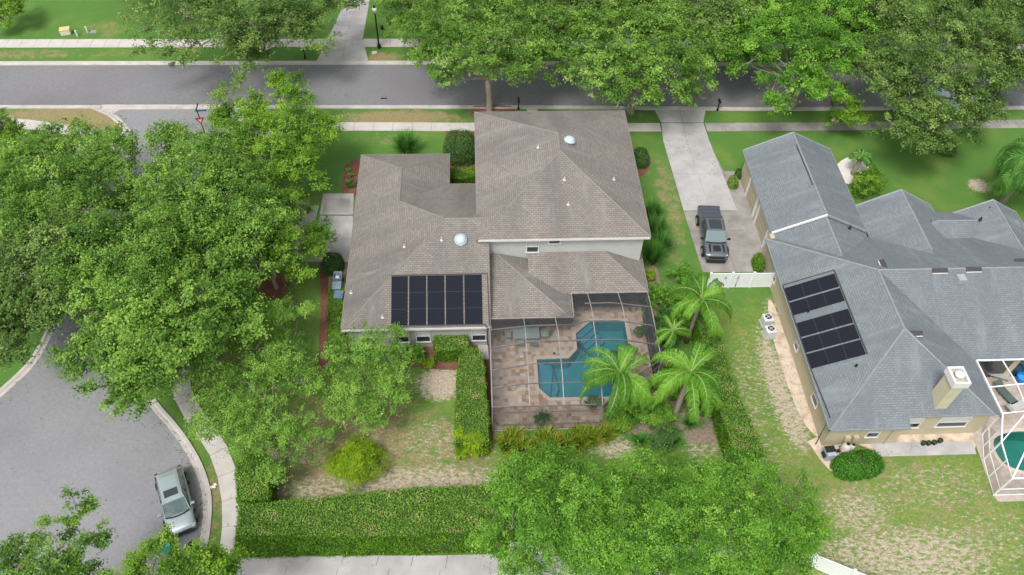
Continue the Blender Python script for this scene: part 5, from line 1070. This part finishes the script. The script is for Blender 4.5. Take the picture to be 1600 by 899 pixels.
# fences
def vinyl_fence(label,pts,h,gate=None,name='vinyl_fence'):
    P=[Vector((p_.x,p_.y,0)) for p_ in pts]; o=P[0]; t=root(name,o,label,'fence'); 
    pn=MB(); 
    for i in range(len(P)-1):
        a,b=P[i]-o,P[i+1]-o; n_=max(1,round((b-a).length/2.0)); rz=math.atan2((b-a).y,(b-a).x)
        for k in range(n_):
            p0,p1=a.lerp(b,k/n_),a.lerp(b,(k+1)/n_); m_=(p0+p1)/2; ln=(p1-p0).length
            pm=MB(); pm.obox(m_+Vector((0,0,h/2)),(ln-.13,.035,h-.16),rz)
            for z in (.12,h-.08): pm.obox(m_+Vector((0,0,z)),(ln-.13,.06,.14),rz)
            nb=int(ln/.3)
            for q in range(1,nb): c_=p0.lerp(p1,q/nb); pm.obox(c_+Vector((0,0,h/2)),(.012,.045,h-.3),rz)
            pm.build('fence_panel',VINYL,t)
            ps=MB(); ps.obox(p0+Vector((0,0,h/2+.03)),(.13,.13,h+.06),rz); ps.obox(p0+Vector((0,0,h+.08)),(.17,.17,.04),rz); ps.build('fence_post',VINYL,t)
    ps=MB(); e=P[-1]-o; ps.obox(e+Vector((0,0,h/2+.03)),(.13,.13,h+.06),0); ps.obox(e+Vector((0,0,h+.08)),(.17,.17,.04),0); ps.build('fence_post',VINYL,t)
    return t
H_=1.8
f1=vinyl_fence('short white vinyl fence with a gate closing off the side lawn below the pickup',[W(1104,450),W(1204,449)],H_)
a=W(1128,450)-W(1104,450); b=W(1147,450)-W(1104,450)
mb=MB(); rz=math.atan2((b-a).y,(b-a).x)
for q in (b,a): mb.obox(q+Vector((0,-.09,H_*.75)),(.05,.03,.25),rz); mb.obox(q+Vector((0,-.09,H_*.25)),(.05,.03,.25),rz)
mb.tube([b+Vector((0,-.10,.1)),b+Vector((0,-.10,1.75))],.012,4)
mb.build('gate_hinge',TRIM,f1)
vinyl_fence('long white vinyl boundary fence passing under the bottom trees to the lower right',[W(797,864),W(940,868),W(1100,870),W(1200,870),W(1262,884),W(1320,908),W(1400,940)],H_)
# lamp post
c=W(592.5,75); lp=root('street_lamp',c,'black street lamp with a white globe beside the far driveway','street lamp')
mb=MB(); mb.lathe([(.20,0),(.20,.35),(.13,.5),(.09,.7),(.075,4.1),(.10,4.12),(.12,4.2),(.05,4.25)],(0,0,0),12); mb.build('post',BLACK,lp,smooth=False)
mb=MB(); mb.lathe([(.10,4.25),(.22,4.38),(.27,4.55),(.22,4.74),(.1,4.84),(.03,4.9)],(0,0,0),14); mb.build('globe',mat('frosted_globe',(.72,.76,.78),None,rough=.25),lp,smooth=True)
mb=MB(); mb.lathe([(.16,4.80),(.12,4.90),(.03,5.05)],(0,0,0),10); mb.build('lamp_cap',BLACK,lp)
# mailboxes
def mailbox(label,px,py):
    c=W(px,py); t=root('mailbox',c,label,'mailbox','kerbside mailboxes'); mb=MB(); mb.obox((0,0,.55),(.1,.1,1.1)); mb.obox((0,0,.12),(.2,.2,.24)); mb.obox((0,.12,1.02),(.08,.5,.06)); mb.build('post',BLACK,t,bevel=.01)
    mb=MB(); L_=.27
    prof=[(-.11,0),(.11,0),(.11,.13)]+[(.11*math.cos(a),.13+.11*math.sin(a)) for a in np.linspace(.3,math.pi-.3,6)]+[(-.11,.13)]
    fa=[(x,-L_,1.06+z) for x,z in prof];fb=[(x,L_,1.06+z) for x,z in prof]; mb.face(fa); mb.face(fb[::-1])
    for i in range(len(prof)): j=(i+1)%len(prof); mb.face([fa[i],fa[j],fb[j],fb[i]])
    b_=mb.build('box',BLACK,t); mb=MB(); mb.obox((.125,.05,1.2),(.01,.04,.16)); mb.build('flag',mat('red_flag',(.4,.03,.02)),b_)
mailbox('black mailbox on the kerb just right of the bare oak trunk',810,171); mailbox('black mailbox on the kerb right of the neighbour driveway mouth',1120.5,173); mailbox('black mailbox on the far side of the road, left of the far driveway',477,91)
# give-way sign with street name blades
c=W(322,214); t=root('give_way_sign',c,'red and white triangular yield sign under blue street name blades at the junction','road sign')
mb=MB(); mb.tube([(0,0,0),(0,0,3.3)],.045,8); mb.build('post',BLACK,t)
tri=[(-.45,2.3),(.45,2.3),(0,1.5)]
mb=MB(); mb.face([(x,-.05,z+.0) for x,z in tri]); mb.face([(x,-.035,z) for x,z in tri][::-1]); 
pl_=mb.build('sign_plate',mat('sign_red',(.50,.02,.03),None,rough=.4),t)
mb=MB(); k=.50; cz=2.04; mb.face([(x*k,-.056,cz+(z-cz)*k) for x,z in tri]); wp=mb.build('white_field',WHITE,pl_)
pl_.rotation_euler=(0,0,.15)
tx=bpy.data.curves.new('sign_text','FONT'); tx.body='YIELD'; tx.size=.13; tx.align_x='CENTER'; tx.align_y='CENTER'; tx.extrude=.002
to=bpy.data.objects.new('sign_text',tx); link(to); dg=bpy.context.evaluated_depsgraph_get(); dg.update(); tm=bpy.data.meshes.new_from_object(to.evaluated_get(dg)); bpy.data.objects.remove(to)
tm.materials.clear(); to=mesh_obj('lettering',tm,mat('sign_red',(0,0,0)),wp); to.location=(0,-.06,2.12); to.rotation_euler=(math.pi/2,0,0)
mb=MB(); mb.obox((.35,0,3.1),(1.0,.03,.18),.1); mb.build('street_name_blade',mat('blue_sign',(.04,.14,.25),None,rough=.4),t); mb=MB(); mb.obox((0,.3,3.3),(.03,.9,.18),0); mb.build('street_name_blade',BLACK,t)
# utility boxes
c=W(104,53); t=root('utility_box',c,'squat cream utility box with a yellowed lid on the far left lawn','utility box',None,.25); mb=MB(); mb.box(-.5,-.35,0,.5,.35,.55); mb.build('cabinet',mat('cream_plastic',(.60,.58,.48),(.68,.65,.56),4,.6),t,bevel=.04); mb=MB(); mb.box(-.53,-.38,.555,.53,.38,.66); mb.build('lid',mat('yellow_lid',(.55,.42,.16),(.62,.50,.25),4,.6),t,bevel=.03)
for (x,y,l_) in ((121.5,57,'short white marker post nearest the far pavement'),(137.5,51,'white marker post beside a grey lid on the far lawn')):
    c=W(x,y); t=root('marker_post',c,l_,'marker post'); mb=MB(); mb.lathe([(.1,0),(.1,.6)],(0,0,0),8); mb.build('tube',WHITE,t); mb=MB(); mb.lathe([(.12,.6),(.12,.68),(.05,.75)],(0,0,0),8); mb.build('cap',mat('pale_green_cap',(.45,.55,.45),None,rough=.6),t)
def lid(label,px,py,sx,sy,m,name='meter_cover'):
    c=W(px,py); t=root(name,c,label,'cover'); mb=MB(); mb.box(-sx,-sy,.0,sx,sy,.04); mb.build('frame',AGED,t); mb=MB(); mb.box(-sx*.8,-sy*.8,.041,sx*.8,sy*.8,.06); mb.build('plate',m,t)
lid('grey ground cover beside the white marker post on the far lawn',146,50,.35,.3,AGED); lid('pale square ground cover beside the street lamp foot',585,83,.3,.3,SAND)
c=W(597,46); t=root('landscape_fixture',c,'small dark garden fixture on the lawn beside the street lamp','garden fixture'); mb=MB(); mb.lathe([(.15,0),(.15,.3),(.22,.32),(.1,.45)],(0,0,0),9); mb.build('housing',BLACK,t); mb=MB(); mb.lathe([(.05,.45),(.05,.5)],(0,0,0),6); mb.build('cap',TRIM,t)
lid('dark storm drain slot in the road near its lower kerb, centre',600,154.5,.42,.12,BLACK,'drain_cover'); 
# bins at the left wall
def bin_(label,px,py,open_=False,m=None,rz=0,grp='wheelie bins',tilt=0):
    c=W(px,py); t=root('wheelie_bin',c,label,'bin',grp,rz); mb=MB(); a,b=.26,.34
    lo=[(-a,-a,.08),(a,-a,.08),(a,a,.08),(-a,a,.08)]; hi=[(-b,-b,1.0),(b,-b,1.0),(b,b,1.0),(-b,b,1.0)]; hin=[(x*.9,y*.9,1.0) for x,y,z in hi]; lin=[(x*.88,y*.88,.3) for x,y,z in lo]
    for i in range(4):
        j=(i+1)%4; mb.face([lo[i],lo[j],hi[j],hi[i]]); mb.face([hi[i],hi[j],hin[j],hin[i]]); mb.face([hin[i],hin[j],lin[j],lin[i]])
    mb.face(lo[::-1]); mb.face(lin); bd=mb.build('tub',m,t)
    for s in (-1,1): w_=MB(); w_.tube([(s*.3,.3,.12),(s*.36,.3,.12)],.12,12); w_.build('wheel',TYRE,t)
    l_=MB(); 
    if open_: l_.box(-b,b,.35,b,b+.05,1.0)
    else: l_.box(-b-.02,-b-.03,1.0,b+.02,b+.02,1.06); l_.box(-b*.7,-b*.7,1.06,b*.7,b*.7,1.1)
    l_.build('lid',m,t,bevel=.02)
    h=MB(); h.tube([(-b,b+.08,.98),(b,b+.08,.98)],.025,6); h.build('handle',m,t)
    if open_: g_=MB(); g_.lathe([(.12,.62),(.2,.7),(.17,.82),(.05,.88)],(-.03,.0,0),8); g_.build('rubbish_bag',WHITE,t)
BLUEG=mat('blue_grey_plastic',(.20,.27,.33),(.25,.32,.38),3,.5)
bin_('blue-grey wheelie bin standing open with a white bag inside',530,443,True,BLUEG,.0); bin_('blue-grey wheelie bin with its lid shut, middle of the three at the left wall',529,459,False,BLUEG,.05); bin_('darker blue wheelie bin, lowest of the three at the left wall',532,473,False,mat('dark_blue_plastic',(.10,.16,.22),(.13,.2,.26),3,.5),-.1)
bin_('green-lidded wheelie bin behind the silver car',263,858,False,mat('green_plastic',(.03,.33,.20),(.05,.38,.25),3,.4),.4,None); bin_('black wheelie bin at the kerb near the bottom treetops',307,866,False,BLACK,.9,None)
# air conditioners
def acunit(label,px,py,rz):
    c=W(px,py); t=root('air_conditioner',c,label,'air conditioner','air conditioners by the tan wall',rz); mb=MB(); mb.box(-.45,-.45,.0,.45,.45,.10); mb.build('pad',CONC,t)
    mb=MB(); mb.box(-.38,-.38,.11,.38,.38,.85); mb.build('cabinet',mat('ac_metal',(.50,.52,.52),(.58,.60,.60),4,.5),t,bevel=.03)
    mb=MB(); mb.lathe([(.31,.855),(.31,.90),(.27,.92),(.27,.88),(.05,.88)],(0,0,0),20); g_=mb.build('fan_guard',WHITE,t); mb=MB(); mb.lathe([(.26,.90),(.26,.905)],(0,0,0),18); mb.build('fan_well',TRIM,g_); mb=MB(); mb.lathe([(.09,.908),(.09,.93)],(0,0,0),10); 
    for k in range(4):
        a=k*math.pi/2+.4; mb.obox((math.cos(a)*.15,math.sin(a)*.15,.915),(.22,.07,.01),a)
    mb.build('fan',GREYM,g_)
acunit('grey air conditioner, the upper of two by the tan wall',1196,506,.1); acunit('white-topped air conditioner, the lower of two by the tan wall',1200,524,.15)
# pool equipment
c=W(1292,714); t=root('pool_heater',c,'grey cabinet heater at the left end of the pool equipment','pool heater',None,.1); mb=MB(); mb.box(-.32,-.35,.05,.32,.35,.85); mb.build('cabinet',mat('heater_grey',(.30,.34,.38),(.36,.40,.44),3,.5),t,bevel=.03); mb=MB(); mb.box(-.34,-.1,.86,.34,.37,.93); mb.box(-.45,-.2,.3,-.33,.2,.6); mb.build('top_grille',TRIM,t)
c=W(1317,706); t=root('pool_filter',c,'round tan pool filter tank among white pipes','pool filter'); mb=MB(); mb.lathe([(.28,0),(.33,.1),(.33,.75),(.25,.95),(.1,1.02)],(0,0,0),18); mb.build('tank',mat('filter_tan',(.46,.42,.36),(.52,.48,.42),3,.5),t,smooth=True); mb=MB(); mb.lathe([(.06,1.0),(.06,1.12),(.12,1.13),(.12,1.17)],(0,0,0),10); mb.build('valve',TRIM,t)
c=W(1305,708); t=root('pool_pump',c,'white and black pool pump beside the filter tank','pool pump'); mb=MB(); mb.tube([(-.15,0,.2),(.4,.1,.2)],.12,12); mb.build('motor',TRIM,t); mb=MB(); mb.lathe([(.16,.05),(.16,.35),(.1,.42)],(-.2,0,0),12); mb.build('strainer',WHITE,t); mb=MB(); mb.tube([(-.2,0,.4),(-.2,.3,.5),(.6,.4,.5),(.9,.2,.5),(.9,.2,.1)],.035,6); mb.tube([(.2,-.2,.1),(.2,-.2,.6),(1.1,.0,.6)],.035,6); mb.build('pipe',PIPE,t)
c=W(1329,702); t=root('chlorinator_tank',c,'small white feeder tank right of the filter','tank'); mb=MB(); mb.lathe([(.15,0),(.16,.5),(.1,.6)],(0,0,0),12); mb.build('tank',WHITE,t); mb=MB(); mb.lathe([(.1,.6),(.11,.68)],(0,0,0),10); mb.build('cap',TRIM,t)
for i,(x,y,l_) in enumerate([(1441,695,'leftmost'),(1449,695,'second'),(1458,694,'third'),(1467,691,'rightmost')]):
    c=W(x,y); t=root('plant_pot',c,l_+' of four small black pots on the patio slab','plant pot','black pots on the patio slab'); mb=MB(); mb.lathe([(.13,0),(.17,.28),(.185,.30),(.185,.33),(.15,.33),(.14,.25)],(0,0,0),14); mb.build('pot',TRIM,t); mb=MB(); mb.lathe([(.145,.24),(.145,.26)],(0,0,0),12); mb.build('soil',STEMS,t)
def pot_plant(label,px,py,r,h,z=.05,m=DARKL):
    c=W(px,py); t=root('potted_plant',(c.x,c.y,z),label,'potted plant'); mb=MB(); mb.lathe([(.16,0),(.24,.4),(.26,.42),(.26,.46),(.2,.46),(.2,.4)],(0,0,0),14); mb.build('pot',mat('clay_pot',(.30,.14,.09),(.35,.18,.12),4,.7),t)
    V,rnd,C=crown_leaves([(0,0,h*.6+.3,r,h*.5)],900,.13,int(px),.25,30); quads_mesh('foliage',V,rnd,m,t)
pot_plant('dark potted plant inside the cage, at the bottom middle',845,662,.4,.8); pot_plant('potted plant inside the cage at its lower right corner',925,642,.45,1.2); pot_plant('potted plant inside the cage beside the right wall, above the palm',998,527,.4,.9)
# cage furniture
FURN=mat('patio_metal',(.30,.30,.28),(.36,.36,.34),3,.5); SLING=mat('sling_fabric',(.22,.30,.24),(.27,.34,.28),6,.8); SLINGG=mat('grey_cushion',(.36,.36,.35),(.44,.44,.42),6,.85)
def patio_chair(label,x,y,rz,seatm,z=.05,sc=1.,group='chairs at the patio table'):
    t=root('patio_chair',(x,y,z),label,'chair',group,rz); b=MB(); b.box(-.25*sc,-.25,.42,.25*sc,.25,.46); b.build('seat',seatm,t)
    b=MB(); b.face([(-.25*sc,.25,.46),(.25*sc,.25,.46),(.25*sc,.38,.95),(-.25*sc,.38,.95)]); b.face([(-.25*sc,.28,.46),(.25*sc,.28,.46),(.25*sc,.41,.95),(-.25*sc,.41,.95)][::-1]); b.build('backrest',seatm,t)
    for sx in (-1,1):
        for yy in (-.24,.3): l_=MB(); l_.tube([(sx*.27*sc,yy,0),(sx*.27*sc,yy,.64)],.02,5); l_.build('leg',FURN,t)
        a=MB(); a.tube([(sx*.27*sc,-.26,.64),(sx*.27*sc,.34,.66)],.028,5); a.build('armrest',FURN,t)
tx_=W(822,521,.7); t=root('patio_table',(tx_.x,tx_.y,.05),'rectangular glass-topped patio table near the upper left corner of the cage','table'); mb=MB(); mb.box(-1.0,-.5,.70,1.0,.5,.72); mb.build('table_top',mat('table_glass',(.28,.34,.32),None,rough=.1,spec=.7),t)
fm=MB(); 
for a,b in (((-1,-.5),(1,-.5)),((1,-.5),(1,.5)),((1,.5),(-1,.5)),((-1,.5),(-1,-.5))): fm.tube([(a[0],a[1],.71),(b[0],b[1],.71)],.03,5)
fm.build('rim',FURN,t)
for sx in (-.85,.85):
    for sy in (-.4,.4): l_=MB(); l_.tube([(sx,sy,0),(sx,sy,.70)],.03,6); l_.build('leg',FURN,t)
for i,(dx,dy,rz,l_) in enumerate([(-.5,.75,0,'far left'),(.5,.75,0,'far right'),(-.5,-.75,math.pi,'near left'),(.5,-.75,math.pi,'near right'),(-1.4,0,math.pi/2,'left end'),(1.4,0,-math.pi/2,'right end')]): patio_chair('green sling patio chair at the '+l_+' of the glass table',tx_.x+dx,tx_.y+dy,rz,SLING)
for i,(px,py,rz,l_) in enumerate([(905,471,0,'leftmost armchair under the roof edge, at the left post'),(920,466,0,'second armchair under the roof edge'),(937,466,0,'third armchair under the roof edge'),(986,472,.1,'pale armchair at the right end under the roof edge')]):
    c=W(px,py); patio_chair('grey cushioned '+l_,c.x,c.y-.3,rz,SLINGG,sc=1.35,group='cushioned armchairs under the roof edge')
c=W(953,478); t=root('coffee_table',(c.x,c.y-.1,.05),'low grey table with a white top among the cushioned armchairs','table'); mb=MB(); mb.box(-.45,-.3,.38,.45,.3,.43); mb.build('table_top',SLINGG,t)
for sx in (-.4,.4):
    for sy in (-.25,.25): l_=MB(); l_.box(sx-.03,sy-.03,0,sx+.03,sy+.03,.38); l_.build('leg',FURN,t)
lid('round dark deck drain beside the pool inner corner',866,553,.12,.12,BLACK,'deck_drain')
def lounger(label,px,py,rz,m):
    c=W(px,py); t=root('sun_lounger',(c.x,c.y,.05),label,'sun lounger',None,rz); mb=MB(); mb.box(-.33,-1.0,.30,.33,.35,.36); mb.build('seat',m,t); mb=MB(); mb.face([(-.33,.35,.36),(.33,.35,.36),(.33,.95,.7),(-.33,.95,.7)]); mb.face([(-.33,.35,.32),(.33,.35,.32),(.33,.95,.66),(-.33,.95,.66)][::-1]); mb.build('backrest',m,t)
    for sx in (-.3,.3):
        for sy in (-.9,.3): l_=MB(); l_.tube([(sx,sy,0),(sx,sy,.3)],.025,5); l_.build('leg',FURN,t)
lounger("dark green lounger inside the neighbour's white cage, on the left",1566,618,.35,mat('dark_green_sling',(.07,.10,.085),(.09,.13,.11),5,.8)); lounger("grey lounger inside the neighbour's white cage, below the green one",1583,640,1.9,SLINGG); lounger("grey lounger in the upper left bay of the neighbour's white cage",1552,588,1.2,FURN)
c=W(1594,596); t=root('pool_float',(c.x,c.y,.05),"bright blue round tub inside the neighbour's cage at the right edge",'tub'); mb=MB(); mb.lathe([(.35,0),(.45,.45),(.5,.47),(.5,.52),(.4,.52),(.38,.3)],(0,0,0),18); mb.build('tub',mat('bright_blue_plastic',(.01,.17,.55),None,rough=.4),t); mb=MB(); mb.lathe([(.38,.31),(.37,.33)],(0,0,0),16); mb.build('lining',mat('blue_lining',(.05,.3,.6)),t)
c=W(332,761); t=root('paper_scrap',c,'crumpled white paper on the grass strip beside the pavement','litter'); r_=random.Random(4); mb=MB()
for k in range(7): a=Vector((r_.uniform(-.15,.15),r_.uniform(-.15,.15),.04)); mb.face([a,a+Vector((r_.uniform(.05,.25),r_.uniform(-.1,.1),.06)),a+Vector((r_.uniform(.0,.2),r_.uniform(.08,.2),.1)),a+Vector((-.08,.12,.03))])
mb.build('sheet',mat('paper',(.66,.62,.60),None,rough=.9),t)
